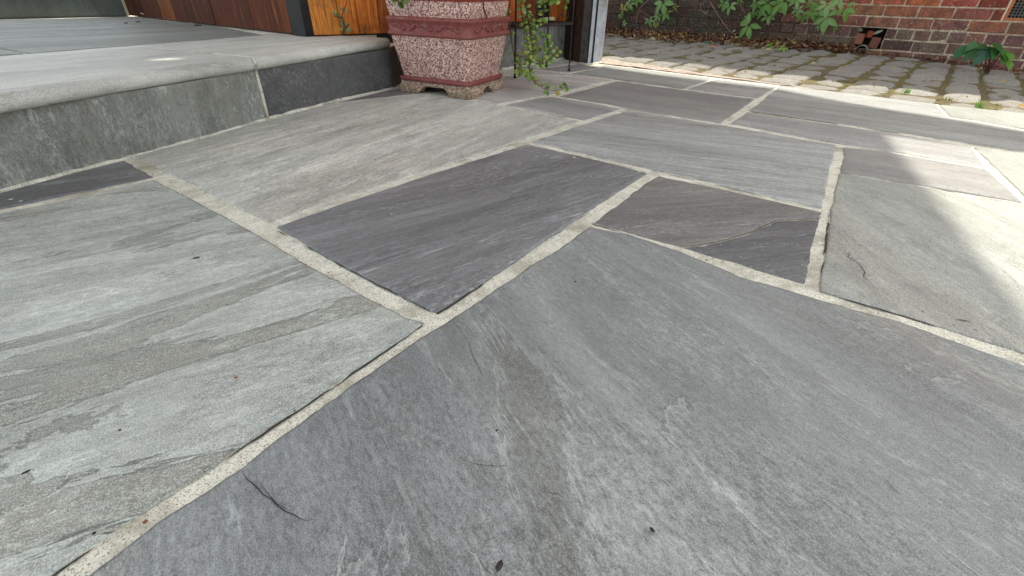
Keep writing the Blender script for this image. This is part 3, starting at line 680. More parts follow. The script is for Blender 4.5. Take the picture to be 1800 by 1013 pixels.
m = MB(); nj = Vector((-tt.y, tt.x, 0)); jp = [lip[5]+nj*d+Vector((0, 0, z-.006)) for d, z in [(.006, .004), (-.007, .014), (-.009, .024), (-.002, .036), (.012, .0425), (.1, .0440), (.2, .0438), (.36, .0436)]]
m.tube([q_-Vector((0, 0, .0004)) for q_ in jp], [.005, .0045, .0045, .0045, .004, .0035, .003, .003], 6); m.build('nosing_joint', M_mortar, step, smooth=True)
# landing bed and paving behind the nosing
li = [Vector((p.x, p.y, 0)) for p in offs(lip, .30)]
prism('landing_bed', li+inner[::-1], ZR, ZL-.0045, M_mortar, step)
z_ = ZL
ln = [at(49-9, 95.5, z_), at(150, 87.5, z_), at(300, 75.5, z_), at(462, 62, z_)]
def w2(v): return np.array(v.xy)
ext = ln[0]+(ln[0]-ln[1]).normalized()*1.1
bkL = w2(at(232, 30, z_)+(at(0, 33, z_)-at(228, 28, z_)).normalized()*2.6+Vector((.01, -.01, 0)))
cA = w2(at(49, 95, z_)+Vector((.004, .014, 0))); cB_ = w2(at(0, 84, z_)); dL_ = (cB_-cA)/np.linalg.norm(cB_-cA); cC = cB_+dL_*1.2
stone('TL', [[cA, w2(ln[1]+Vector((-.004, .012, 0))), w2(ln[2]+Vector((-.004, .012, 0))), w2(ln[3])], [w2(ln[3]), w2(at(380, 46.5, z_)), w2(at(232, 30, z_))], [w2(at(232, 30, z_)), bkL], [bkL, cC, cB_, cA]], mTop, .014, R(40), 41, world=True, z0=z_+.0015, jag=.002)
nd = np.array([dL_[1], -dL_[0]])*.016
if nd.dot(w2(ext)-cA) < 0: nd = -nd
stone('TL2', [[cA+nd-dL_*-.03, w2(ext)], [w2(ext), w2(ext)+dL_*.6], [w2(ext)+dL_*.6, cC+nd*1.2], [cC+nd*1.2, cB_+nd, cA+nd+dL_*.03]], mTop, .02, R(40), 42, world=True, z0=z_+.001, jag=.002)
# upper step riser at the back of the landing
ua = at(228, 28, z_); ub = at(0, 33, z_); uc = ub+(ub-ua).normalized()*1.4
wallpanel('upper_riser_slab', [Vector((uc.x, uc.y, 0)), Vector((ub.x, ub.y, 0)), Vector((ua.x, ua.y, 0))], ZL, ZL+.20, mUp, step, thick=.25, seed=5)

# ------------------------------------------------------------------ timber walls
def board(parent, a, b, z0, z1, c, depth=.02, push=0.0, name='board'):
    """upright board between plan points a,b"""
    t = (b-a).normalized(); n = Vector((t.y, -t.x, 0)); mid = (a+b)/2+n*(push-depth/2)
    mb = MB(); mb.box(Vector((0, 0, (z1-z0)/2)), t*((b-a).length/2-.0012), n*depth/2, (0, 0, (z1-z0)/2))
    o = mb.build(name, M_wood, parent, bevel=.002, seg=1, loc=Vector((mid.x, mid.y, z0))); o.color = (*lin(c), 1); return o
HW = 2.7
door = empty('timber_clad_wall', at(228, 28, ZL)); door.location.z = ZL
tag(door, 'reddish brown vertical board wall at the back of the stone landing', 'timber wall')
door.location = (0, 0, 0)
sx = [228, 257, 287, 310, 333, 347, 380, 414, 447, 478, 501, 514, 524]
def bl(x): return at(x, 28+(x-228)*(62-28)/(530-228.), ZL)
cols_ = [(48, 24, 16), (80, 44, 26), (142, 84, 42), (88, 44, 26), (74, 38, 24), (84, 42, 26), (96, 50, 30), (92, 46, 28), (108, 56, 32), (98, 48, 28), (138, 76, 38), (160, 92, 46)]
for i in range(len(sx)-1):
    board(door, bl(sx[i]), bl(sx[i+1]), ZL+.003, HW, cols_[i], push=random.uniform(-.002, .003))
mb = MB(); a, b = bl(228), bl(524); t = (b-a).normalized(); n = Vector((t.y, -t.x, 0)); mb.box((a+b)/2-n*.05+Vector((0, 0, HW/2-ZL/2)), t*(b-a).length/2, n*.028, (0, 0, (HW-ZL)/2-.01)); mb.build('backing', M_black, door)
a, b = bl(525), bl(549); mb = MB(); mb.box((a+b)/2+n*.006+Vector((0, 0, (HW-ZL)/2)), t*((b-a).length/2), n*.03, (0, 0, (HW-ZL)/2)); mb.build('door_jamb', M_black, door, bevel=.003)
m = MB(); q = bl(228)+Vector((-.004, -.006, 0)); m.box(q+Vector((0, 0, 1.2)), t*.006, n*.008, (0, 0, 1.2)); m.build('corner_bead', M_cap, door, bevel=.001)

ow = empty('orange_timber_wall'); tag(ow, 'bright orange oiled board wall behind the planter pot', 'timber wall')
t2 = (W2B-W2A).normalized(); n2 = Vector((t2.y, -t2.x, 0))
def w2at(x, y=50): return on_plane(x, y, W2A, n2)
bx = [553, 600, 632, 669, 694]
xs = [w2at(v, 60) for v in bx]; L2 = (W2B-W2A).length
ss = [0.0]+[(v-W2A).dot(t2) for v in xs][1:]
while ss[-1]+.1 < L2: ss.append(ss[-1]+.11)
ss.append(L2)
oc = [(230, 146, 62), (232, 134, 50), (220, 126, 46), (166, 88, 36), (84, 44, 24)]
for i in range(len(ss)-1):
    a = W2A+t2*ss[i]; b = W2A+t2*ss[i+1]
    board(ow, a, b, ZL+.004, HW, oc[i] if i < len(oc) else (176+random.randint(-20, 10), 92, 40), push=random.uniform(-.001, .004))
mb = MB(); mb.box((W2A+W2B)/2-n2*.045+Vector((0, 0, HW/2)), t2*(L2/2-.01), n2*.02, (0, 0, HW/2)); mb.build('backing', M_black, ow)
# plinth wall behind the plant stand with boards and window over it
t3 = (PLB-W2B).normalized(); n3 = Vector((t3.y, -t3.x, 0)); L3 = (PLB-W2B).length
pl = empty('rendered_plinth_wall'); tag(pl, 'low grey rendered plinth under the orange boards behind the trailing vine', 'wall')
mb = MB(); c = W2B.lerp(PLB, .46)-n3*.06; mb.box(c+Vector((0, 0, .095)), t3*L3*.46, n3*.06, (0, 0, .125)); mb.build('render_block', M_render, pl, bevel=.006)
mb = MB(); pts = [W2B.lerp(PLB, k/12*.92)+Vector((0, 0, -.002))+n3*random.uniform(0, .004) for k in range(13)]; mb.tube(pts, [random.uniform(.007, .014) for _ in pts], 6); mb.build('foot_fillet', M_mortar, pl, smooth=True)
pn = empty('timber_shopfront'); tag(pn, 'orange boards with a dark pane and cream sill above the grey plinth', 'timber wall')
def p3(x, y): return on_plane(x, y, W2B+n3*.004, n3)
def s3(x, y=30): return (p3(x, y)-W2B).dot(t3)
segs = [(862, 897, (150, 70, 44)), (897, 921, (186, 92, 42)), (921, 941, (120, 60, 34)), (969, 989, (190, 100, 42)), (992, 1008, (214, 126, 36))]
zb = .238
for x0, x1, c in segs:
    a = W2B+t3*max(.005, s3(x0)); b = W2B+t3*min(L3-.02, s3(x1)); board(pn, a, b, zb, HW, c, push=.004)
mb = MB(); a = W2B+t3*s3(941); b = W2B+t3*s3(969); mb.box((a+b)/2-n3*.03+Vector((0, 0, 1.2)), t3*(b-a).length/2, n3*.004, (0, 0, 1.0)); mb.build('dark_pane', M_black, pn)
mb = MB(); a = W2B+t3*s3(955); b = W2B+t3*s3(972); mb.box((a+b)/2+n3*.006+Vector((0, 0, zb+.016)), t3*(b-a).length/2, n3*.012, (0, 0, .018)); mb.build('sill_tile', M_cap, pn, bevel=.002)
mb = MB(); mb.box(W2B+t3*(L3*.22)+n3*.008+Vector((0, 0, .258)), t3*L3*.2, n3*.010, (0, 0, .012)); o = mb.build('rail', M_wood, pn, bevel=.002); o.color = (*lin((190, 96, 50)), 1)
mb = MB(); mb.box(W2B+t3*(L3*.5)+n3*.002+Vector((0, 0, .229)), t3*L3*.46, n3*.012, (0, 0, .008)); mb.build('bottom_rail', M_darkwood, pn, bevel=.002)
mb = MB(); mb.box(W2B.lerp(PLB, .5)-n3*.06+Vector((0, 0, 1.3)), t3*L3*.48, n3*.01, (0, 0, 1.3)); mb.build('backing', M_black, pn)

# timber post and steel door channel
tp = empty('timber_post'); tag(tp, 'rough dark brown timber post beside the grey steel channel', 'post')
def up(px_pts, z0, z1, name, mat, parent, lean=0):
    P = [at(x, y) for x, y in px_pts]; mb = MB(); mb.extrude([Vector((p.x, p.y, 0)) for p in P], (0, 0, z0), (0, 0, z1)); return mb.build(name, mat, parent)
up([(1005, 106), (1019, 109.5), (1026, 104), (1012, 101.5)], -.01, 2.6, 'post_face', M_darkwood, tp)
up([(984, 102), (1004, 106.5), (1012, 101), (990, 98)], -.01, 2.55, 'post_face', simple('blackened_timber', (44, 30, 22), .85, 30, c2=(24, 18, 15), bump=.003), tp)
sf = empty('steel_door_channel'); tag(sf, 'pale grey folded steel door channel at the patio edge', 'door frame')
up([(1018.5, 110), (1030, 112.5), (1034, 108), (1024, 106)], -.003, 2.5, 'return_face', M_steelB, sf)
up([(1030.3, 112.3), (1032.4, 112.6), (1035.5, 109), (1033.6, 108.7)], -.003, 2.5, 'groove', M_steelD, sf)
up([(1032.8, 112.8), (1037.8, 112.2), (1041, 108.5), (1036, 108.8)], -.003, 2.5, 'bright_flange', M_steelA, sf)
up([(1038.3, 111.0), (1041.5, 111.2), (1044, 108), (1041, 107.6)], -.003, 2.5, 'groove', M_steelD, sf)
up([(1042, 111.6), (1055, 109.6), (1058, 106.5), (1045, 107.6)], -.003, 2.5, 'front_face', M_steelA, sf)
m = MB(); pts = [at(x, y)+Vector((0, 0, .0)) for x, y in [(1018, 111), (1030, 113.5), (1040, 113), (1057, 110)]]; m.tube(pts, .008, 6); m.build('foot_mortar', M_mortar, sf, smooth=True)
m = MB(); q = at(1046, 110.5); m.tube([q+Vector((0, 0, .17)), q+Vector((-.012, -.02, .17))], .006, 8); m.build('bolt_hole', M_black, sf)

# ------------------------------------------------------------------ lane
lane = empty('lane'); tag(lane, kind='structure')
S = np.arange(-6.5, 4.0, .03); Nn = np.arange(N_EDGE+.002, N_WALL+.25, .025)
s, n = np.meshgrid(S, Nn, indexing='ij'); x = ES.x*s+EN.x*n; y = ES.y*s+EN.y*n
z = lane_z(s, n)-.010+(fbm(s*9, n*9, 5)-.5)*.016
V = np.stack([x, y, z], -1).reshape(-1, 3); I = np.arange(s.size).reshape(s.shape)
F = np.stack([I[:-1, :-1], I[1:, :-1], I[1:, 1:], I[:-1, 1:]], -1).reshape(-1, 4)
new('soil_joints', V.tolist(), F.tolist(), M_dirt, lane, smooth=True)
# margin of pale mortar between patio edge and first setts (widens to the left)
def row_front(s): return float(np.interp(s, [-6, -2.1, -1.2, -.3, .4, 3], [3.60, 3.47, 3.27, 3.145, 3.14, 3.14]))
V = []; F = []; K = np.arange(-5.5, -.25, .03)
for i, s_ in enumerate(K):
    n1 = row_front(s_)-.012
    for j in range(9):
        n_ = N_EDGE+.003+(n1-N_EDGE)*j/8
        V.append(sn(s_, n_, float(lane_z(s_, n_))+.001+float(fbm(s_*14, n_*14, 9)-.5)*.012-(.012 if j == 8 else 0)))
for i in range(len(K)-1):
    for j in range(8): a = i*9+j; F.append((a, a+9, a+10, a+1))
new('margin_mortar', V, F, M_bluelane, lane, smooth=True)
def cobble_mesh(seed):
    bm = bmesh.new(); bmesh.ops.create_cube(bm, size=1)
    bmesh.ops.bevel(bm, geom=[e for e in bm.edges], offset=.10, segments=3, profile=.6, affect='EDGES')
    bmesh.ops.subdivide_edges(bm, edges=bm.edges[:], cuts=1, use_grid_fill=True)
    for v in bm.verts:
        x, y, z = v.co
        f = float(fbm(x*2.2+9, y*2.2+z, seed, 3)-.5)
        v.co.x += .10*float(fbm(y*3+4, z*2, seed+1, 3)-.5); v.co.y += .10*float(fbm(x*3+7, z*2, seed+2, 3)-.5)
        if z > 0: v.co.z += .30*f-.16*(x*x+y*y)*2-.9*max(0, abs(y)-.36)
    me = bpy.data.meshes.new('cobble'); bm.to_mesh(me); bm.free(); me.materials.append(M_cobble)
    me.polygons.foreach_set('use_smooth', [True]*len(me.polygons)); return me
CM = [cobble_mesh(s_) for s_ in (1, 4, 7, 11, 15, 20)]
rs = random.Random(3)
ncob = 0
colw = []; s0 = -4.3
while s0 < 2.0:
    w = rs.uniform(.175, .235); colw.append((s0, s0+w)); s0 += w
for (s0, s1) in colw:
    sm = (s0+s1)/2; n0 = row_front(sm); rows = [n0]
    first = rs.uniform(.16, .24); rows.append(n0+first)
    while rows[-1] < N_WALL-.12:
        rows.append(rows[-1]+rs.uniform(.24, .40))
    rows[-1] = N_WALL-.02
    for k in range(len(rows)-1):
        a, b = rows[k], rows[k+1]
        if b-a < .08: continue
        gx = rs.uniform(.018, .034); gy = rs.uniform(.006, .012)
        o = bpy.data.objects.new('cobble', rs.choice(CM)); nm = (a+b)/2
        sh = -.05*(nm-3.2)*(.6+.1*sm)
        p = sn(sm+sh*.0, nm, float(lane_z(sm, nm))-.055+rs.uniform(-.006, .005)); o.location = p
        o.rotation_euler = (rs.uniform(-.02, .02)+.03*math.sin(sm*5), rs.uniform(-.025, .025), R(-40)+rs.uniform(-.03, .03)+(math.pi if rs.random() < .5 else 0))
        o.scale = (s1-s0-gx, b-a-gy*2, .13)
        g_ = rs.uniform(-9, 9); base = (150+g_, 147+g_, 140+g_)
        o.color = (*lin(base), 1); link(o, lane); ncob += 1

# moss tufts in the wide cross joints
def tuft_mesh(name, n, h, spread, seed, w=.0022):
    r = random.Random(seed); V = []; F = []
    for i in range(n):
        a = r.uniform(0, 6.28); rr = r.uniform(0, spread); bx_, by = rr*math.cos(a), rr*math.sin(a); hh = h*r.uniform(.5, 1.15); an = r.uniform(0, 6.28); le = r.uniform(.1, .75)*hh
        d = Vector((math.cos(an), math.sin(an), 0)); sd_ = Vector((-d.y, d.x, 0))*w*r.uniform(.7, 1.3)/2; b0 = Vector((bx_, by, 0)); b = len(V)
        for t in (0, .35, .7, 1):
            c = b0+d*le*t*t+Vector((0, 0, hh*(t-.22*t*t))); k = 1-t*.9; V += [c-sd_*k, c+sd_*k]
        F += [(b, b+1, b+3, b+2), (b+2, b+3, b+5, b+4), (b+4, b+5, b+7, b+6)]
    return V, F
V = []; F = []; rr = random.Random(5)
for (s0, s1) in colw:
    for k in range(56):
        n_ = rr.uniform(row_front(s0), N_WALL-.1)
        if fbm(s0*3, n_*2.4, 77, 3) < .49: continue
        v, f = tuft_mesh('', 9, .010, .016, rr.randint(0, 9999), .003); s_ = s0+rr.gauss(0, .006); q = sn(s_, n_, float(lane_z(s_, n_))-.006); b = len(V)
        V += [a+q for a in v]; F += [tuple(i+b for i in t) for t in f]
M_moss = simple('olive_moss', (150, 146, 66), .9, 40, c2=(104, 104, 44), bump=.002, dirt=(176, 150, 84))
mo = new('moss', V, F, M_moss); tag(mo, 'low yellow green moss growing in the joints between the lane cobbles', 'moss', kind='stuff')

# ------------------------------------------------------------------ brick wall
bw = empty('brick_wall'); tag(bw, 'old red brick wall with dark stained lower courses across the lane', 'brick wall')
NF = N_WALL        # face
def wall_s(px, py): P = on_plane(px, py, EN*NF, EN); return P.dot(ES), P.z
def brick_mesh(seed, L):
    mb = MB(); mb.box((0, 0, 0), (L/2, 0, 0), (0, .05, 0), (0, 0, .0375)); o = mb.build('brick', M_brick, None, bevel=.005, seg=2)
    me = o.data; bpy.data.objects.remove(o)
    for v in me.vertices:
        v.co.x += .005*(float(fbm(v.co.z*60+3, v.co.y*9, seed, 2))-.5)*2; v.co.z += .004*(float(fbm(v.co.x*20+3, v.co.y*9, seed, 2))-.5)*2; v.co.y += .004*(float(fbm(v.co.x*14+3, v.co.z*30, seed+4, 2))-.5)*2
    return me
BST = [brick_mesh(s_, .230) for s_ in range(4)]; BHD = [brick_mesh(s_+9, .108) for s_ in range(4)]
rows = []   # (z_bottom, anchor px x,y, pitch)
Z0 = .351; PITCHZ = .0862
anch = {2: None, 1: (1620, 4), 0: (1591, 6), -1: (1554, 22), -2: (1521, 42), -3: (1575, 62), -4: (1602, 84), -5: (1665, 104), -6: (1620, 110)}
hole_s0 = wall_s(1499, 80)[0]; hole_s1 = wall_s(1549, 80)[0]; vent_s0 = wall_s(1767, 25)[0]; vent_s1 = vent_s0+.235
r = random.Random(11)
holecells = []
top_z = Z0+PITCHZ*3
for k in range(2, -7, -1):
    zb_ = Z0+PITCHZ*k; zc_ = zb_+.0375+.004
    header = (k == -3)
    a = anch.get(k); sa = wall_s(*a)[0] if a else -.1
    pitch = .120 if header else .240; L = .108 if header else .230
    i0 = int((-6.3-sa)/pitch); i1 = int((3.2-sa)/pitch)
    for i in range(i0, i1):
        c_ = sa+pitch*(i+.5)
        lo, hi = c_-L/2, c_+L/2
        if k in (-3, -4) and hi > hole_s0 and lo < hole_s1:
            for l2_, h2_ in ((lo, hole_s0-.003), (hole_s1+.003, hi)):
                if h2_-l2_ > .025:
                    o = bpy.data.objects.new('brick', r.choice(BST)); o.scale = ((h2_-l2_)/.23, 1, 1); o.location = sn((l2_+h2_)/2, NF+.05, zc_); o.rotation_euler = (0, 0, R(-40)); o.color = (*lin((92, 66, 58)), 1); link(o, bw)
            continue
        if k in (-1, 0) and hi > vent_s0-.005 and lo < vent_s1+.005:
            if hi-vent_s0 > .04 and lo < vent_s0: # cut brick against the vent
                cut = vent_s0-.012-lo
                if cut > .03:
                    o = bpy.data.objects.new('brick', BST[0]); o.scale = (cut/L, 1, 1); o.location = sn(lo+cut/2, NF+.05, zc_); o.rotation_euler = (0, 0, R(-40)); o.color = (*lin((140, 62, 46)), 1); link(o, bw)
            continue
        if lane_z(c_, NF) > zb_+.10 : continue
        o = bpy.data.objects.new('brick', r.choice(BHD if header else BST))
        o.location = sn(c_+r.uniform(-.003, .003), NF+.05+r.uniform(-.004, .004), zc_+r.uniform(-.0015, .0015)); o.rotation_euler = (r.uniform(-.01, .01), 0, R(-40)+r.uniform(-.008, .008))
        # upper right bricks are clean red, the lower and left ones stained dark
        f = min(1, max(0, (k+3.2)/2.6)); left = min(1, max(0, (c_+1.55)/.5)); f *= left
        red = (194+r.randint(-24, 12), 104+r.randint(-14, 12), 74+r.randint(-8, 10)); dark = (130+r.randint(-18, 14), 98+r.randint(-10, 10), 88+r.randint(-8, 8)); dk2 = (84+r.randint(-12, 12), 72+r.randint(-8, 8), 62+r.randint(-6, 6))
        if k >= 0 and left > .5: f = 1
        dark = tuple(dark[j]*left+dk2[j]*(1-left) for j in range(3))
        cc = tuple(red[j]*f+dark[j]*(1-f) for j in range(3)); o.color = (*lin(cc), 1); link(o, bw)
# mortar face: strips of sheet around the hole and the vent, set back from the brick faces
def sheet(s0, s1, z0, z1, n_=NF+.005, thick=.09, name='mortar', mat=M_bmortar):
    mb = MB(); mb.box(sn((s0+s1)/2, n_+thick/2, (z0+z1)/2), ES*(s1-s0)/2, EN*thick/2, (0, 0, (z1-z0)/2)); return mb.build(name, mat, bw)
zh0 = Z0-PITCHZ*4; zh1 = Z0-PITCHZ*2-.004; zv0 = Z0-PITCHZ; zv1 = Z0+PITCHZ
SD_ = -1.25; M_dkm = simple('stained_dark_mortar', (104, 90, 74), .95, 60, c2=(58, 50, 44), bump=.005, dirt=(44, 38, 34))
sheet(-6.4, SD_, -.15, zh1, mat=M_dkm, n_=NF+.009); sheet(SD_, hole_s0, -.15, zh1, mat=simple('grubby_mortar', (168, 152, 126), .95, 40, c2=(96, 84, 72), bump=.005, dirt=(60, 52, 46))); sheet(hole_s1, 3.3, -.15, zh1); sheet(hole_s0, hole_s1, -.15, zh0-.002)
sheet(-6.4, SD_, zh1, zv1, mat=M_dkm, n_=NF+.009); sheet(SD_, vent_s0-.004, zh1, zv1); sheet(vent_s0-.004, vent_s1, zh1, zv0); sheet(vent_s1, 3.3, zh1, zv1); sheet(-6.4, SD_, zv1, top_z, mat=M_dkm); sheet(SD_, 3.3, zv1, top_z)
sheet(hole_s0-.02, hole_s1+.02, zh0-.05, zh1, n_=NF+.105, thick=.02, name='cavity_back', mat=M_hole)
def upper_mat():
    N = NT('upper_brickwork'); v = N.coord(); sw = N.n('ShaderNodeSeparateXYZ'); N.l(v, sw.inputs[0]); cb = N.n('ShaderNodeCombineXYZ'); N.l(sw.outputs[0], cb.inputs[0]); N.l(sw.outputs[2], cb.inputs[1])
    b = N.n('ShaderNodeTexBrick'); N.l(cb.outputs[0], b.inputs[0]); b.inputs['Scale'].default_value = 1; b.inputs['Brick Width'].default_value = .24; b.inputs['Row Height'].default_value = .0862; b.inputs['Mortar Size'].default_value = .005
    b.inputs['Color1'].default_value = (*lin((150, 66, 50)), 1); b.inputs['Color2'].default_value = (*lin((120, 54, 44)), 1); b.inputs['Mortar'].default_value = (*lin((160, 144, 120)), 1)
    c = N.mix(N.ramp(N.noise(v, 40, 5, .7), [(.35, .5), (.6, 0.0)]), b.outputs[0], lin((60, 40, 36)))
    bp = N.bump(N.math('SUBTRACT', 1.0, b.outputs[1]), .006, .8); return N.out(c, bp, .85)
mb = MB(); mb.box((0, 0, 2.17), (4.85, 0, 0), (0, .12, 0), (0, 0, 2.17)); o = mb.build('upper_brickwork', upper_mat(), bw, loc=sn(-1.55, NF+.12, top_z)); o.rotation_euler = (0, 0, R(-40))
# broken bricks and the drain pipe mouth in the hole
def lump(name, c, size, mat, parent, rot=(0, 0, 0), seed=0, color=None, round_=.0):
    bm = bmesh.new(); bmesh.ops.create_cube(bm, size=1); bmesh.ops.bevel(bm, geom=bm.edges[:], offset=.06+round_, segments=2, affect='EDGES')
    for v in bm.verts: v.co += Vector((random.uniform(-.05, .05), random.uniform(-.05, .05), random.uniform(-.05, .05)))
    me = bpy.data.meshes.new(name); bm.to_mesh(me); bm.free(); me.materials.append(mat); o = bpy.data.objects.new(name, me); o.location = c; o.scale = size; o.rotation_euler = (rot[0], rot[1], R(-40)+rot[2])
    if color: o.color = (*lin(color), 1)
    return link(o, parent)
def wp(px, py, d=0.0): s_, z_w = wall_s(px, py); return sn(s_, NF+d, z_w)
lump('broken_brick', wp(1510, 69, .035), (.066, .05, .088), M_brick, bw, (0, .0, .15), 1, (166, 104, 74))
lump('broken_brick', wp(1536.5, 76, .03), (.07, .06, .085), M_brick, bw, (0, .12, .1), 2, (132, 76, 60))
lump('broken_brick', wp(1527.5, 61, .05), (.045, .05, .055), M_brick, bw, (0, .05, .3), 3, (178, 72, 42))
lump('rubble_chip', wp(1509, 52, .03), (.06, .05, .03), M_pipe, bw, (0, .25, 0), 4, round_=.12)
lump('rubble_chip', wp(1543, 57, .02), (.065, .04, .022), M_lip, bw, (0, -.5, 0), 5, round_=.14)
lump('rubble_chip', wp(1557, 76, .03), (.07, .05, .04), M_lip, bw, (0, .2, 0), 6, round_=.1)
mb = MB(); c = wp(1514, 90, -.02); Rr = .052
rg = []
for (rr_, y_) in ((Rr, -.03), (Rr, .10), (Rr-.006, .10), (Rr-.006, -.03)):
    rg.append([c+ES*rr_*math.cos(t_)+Vector((0, 0, rr_*math.sin(t_)))+EN*y_ for t_ in np.linspace(0, 2*math.pi, 25)[:-1]])
V = sum(rg, []); F = [(i*24+k, i*24+(k+1) % 24, ((i+1) % 4)*24+(k+1) % 24, ((i+1) % 4)*24+k) for i in range(4) for k in range(24)]
new('drain_pipe', V, F, M_pipe, bw, smooth=False)
new('pipe_dark', [c+ES*(Rr-.006)*math.cos(t_)+Vector((0, 0, (Rr-.006)*math.sin(t_)))+EN*.06 for t_ in np.linspace(0, 2*math.pi, 25)[:-1]], [tuple(range(24))], M_hole, bw)
# terracotta air vent
vz0 = zv0+.004; vz1 = vz0+.162; mb = MB(); fw = .022
cs = (vent_s0+vent_s1)/2
for (a_, b_, c_, d_2) in ((vent_s0, vent_s1, vz0, vz0+fw), (vent_s0, vent_s1, vz1-fw, vz1), (vent_s0, vent_s0+fw, vz0+fw+.0005, vz1-fw-.0005), (vent_s1-fw, vent_s1, vz0+fw+.0005, vz1-fw-.0005)):
    mb.box(sn((a_+b_)/2, NF+.005, (c_+d_2)/2), ES*(b_-a_)/2, EN*.012, (0, 0, (d_2-c_)/2))
vent = mb.build('air_vent', M_orangetile, bw, bevel=.002, seg=1)
for k in range(1, 9):
    mb = MB(); s_ = vent_s0+fw+(vent_s1-vent_s0-2*fw)*k/9; mb.box(sn(s_, NF+.006, (vz0+vz1)/2), ES*.0035, EN*.006, (0, 0, (vz1-vz0)/2-fw)); mb.build('vent_bar', M_steelB, vent)
for k in range(1, 6):
    mb = MB(); z_v = vz0+fw+(vz1-vz0-2*fw)*k/6; mb.box(sn(cs, NF+.0075, z_v), ES*((vent_s1-vent_s0)/2-fw), EN*.0055, (0, 0, .0035)); mb.build('vent_bar', M_steelB, vent)
mb = MB(); mb.box(sn(cs, NF+.06, (vz0+vz1)/2), ES*.115, EN*.01, (0, 0, .08)); mb.build('vent_back', M_hole, bw)

# ------------------------------------------------------------------ planter pot
FC = Vector((-.212, 2.303, 0)); pu = Vector((-.893, .450, 0)).normalized(); pv = Vector((pu.y*-1, pu.x, 0)); pv = Vector((.450, .893, 0)).normalized()
HWu, HWv = .197, .156; pc = FC+pu*HWu+pv*HWv
pot = empty('planter_pot', pc); tag(pot, 'square footed planter with cream speckles on maroon and a moulded red band', 'planter')
def ringp(z, k, nseg=1, rc=.02):
    """rounded rectangle ring; k = outward offset in metres"""
    a, b = HWu+k, HWv+k; pts = []
    for (sx_, sy_, a0_) in ((1, 1, 0), (-1, 1, 90), (-1, -1, 180), (1, -1, 270)):
        for q in range(5):
            an = R(a0_+q*22.5); pts.append(pu*(sx_*(a-rc)+rc*math.cos(an))+pv*(sy_*(b-rc)+rc*math.sin(an))+Vector((0, 0, z)))
    return pts
def loft(name, prof, mat, rc=.02, smooth=True, cap=False):
    V = []; F = []; m_ = 20
    for z_p, k in prof: V += ringp(z_p, k, rc=rc)
    for i in range(len(prof)-1):
        for j in range(m_): F.append((i*m_+j, i*m_+(j+1) % m_, (i+1)*m_+(j+1) % m_, (i+1)*m_+j))
    if cap: F.append(tuple(range(m_))[::-1]); F.append(tuple((len(prof)-1)*m_+j for j in range(m_)))
    mb = MB(); mb.add(V, F); return mb.build(name, mat, pot, smooth=smooth)
loft('body', [(.068, -.006), (.12, .002), (.2, .016), (.252, .024)], M_speck, rc=.022)
loft('upper_body', [(.322, .020), (.35, .026), (.388, .030), (.392, .02)], M_speck, rc=.022)
loft('lower_band', [(.051, .000), (.054, .006), (.060, .010), (.067, .009), (.072, .003), (.073, -.006)], M_maroon, rc=.022)
loft('moulded_band', [(.244, .018), (.249, .030), (.257, .034), (.262, .030), (.264, .026), (.306, .030), (.309, .034), (.316, .037), (.323, .032), (.326, .018)], M_maroon, rc=.02)
loft('rim', [(.386, .024), (.390, .036), (.41, .044), (.43, .044), (.434, .038), (.434, .012), (.40, .008), (.40, -.05)], M_rimred, rc=.024)
new('soil', ringp(.402, -.01), [tuple(range(20))], M_dirt, pot)
# four bracket feet with the arched skirt between
def skirt(axis, other, ha, hb, sgn):
    """skirt along axis at +-other side"""
    prof = []; n_ = 60; V = []; F = []
    xs_ = np.linspace(-ha, ha, n_)
    for x_ in xs_:
        d = abs(x_)/ha; inner_w = 1-.105/ha
        if d > inner_w: zb_ = .0
        elif d > inner_w-.035/ha: zb_ = .034*(1-(d-(inner_w-.035/ha))/(.035/ha))**.6
        else: zb_ = .034
        bulge = .010*math.sin(min(1, max(0, (d-inner_w+.1)/.1))*math.pi/2)
        for (z_q, o_) in ((zb_, .004+bulge), (max(zb_, .018), .008+bulge), (max(zb_+.001, .036), .004+bulge*.6), (.054, .0)):
            V.append(axis*x_+other*sgn*(hb+o_)+Vector((0, 0, z_q)))
        V.append(axis*x_+other*sgn*(hb-.035)+Vector((0, 0, .054))); V.append(axis*x_+other*sgn*(hb-.035)+Vector((0, 0, zb_)))
    for i in range(n_-1):
        for j in range(6): a_ = i*6+j; b_ = i*6+(j+1) % 6; F.append((a_, a_+6, b_+6, b_))
    F.append(tuple(range(6))); F.append(tuple((n_-1)*6+j for j in range(6)))
    mb = MB(); mb.add(V, F); return mb.build('footed_skirt', M_foot, pot, smooth=False)
for sg in (1, -1): skirt(pu, pv, HWu-.002, HWv-.004, sg); skirt(pv, pu, HWv-.002, HWu-.004, sg)
for su in (1, -1):
    for sv in (1, -1):
        mb = MB(); c = pu*su*(HWu-.012)+pv*sv*(HWv-.012)
        prof_ = [(.0, .013), (.006, .019), (.02, .023), (.04, .018), (.056, .013)]
        for zq, rq in prof_: pass
        mb.tube([c+Vector((0, 0, zq)) for zq, rq in prof_], [rq for zq, rq in prof_], 14); mb.build('foot', M_foot, pot, smooth=True)
loft('base', [(.045, -.012), (.079, -.012)], M_foot, cap=True, smooth=False)
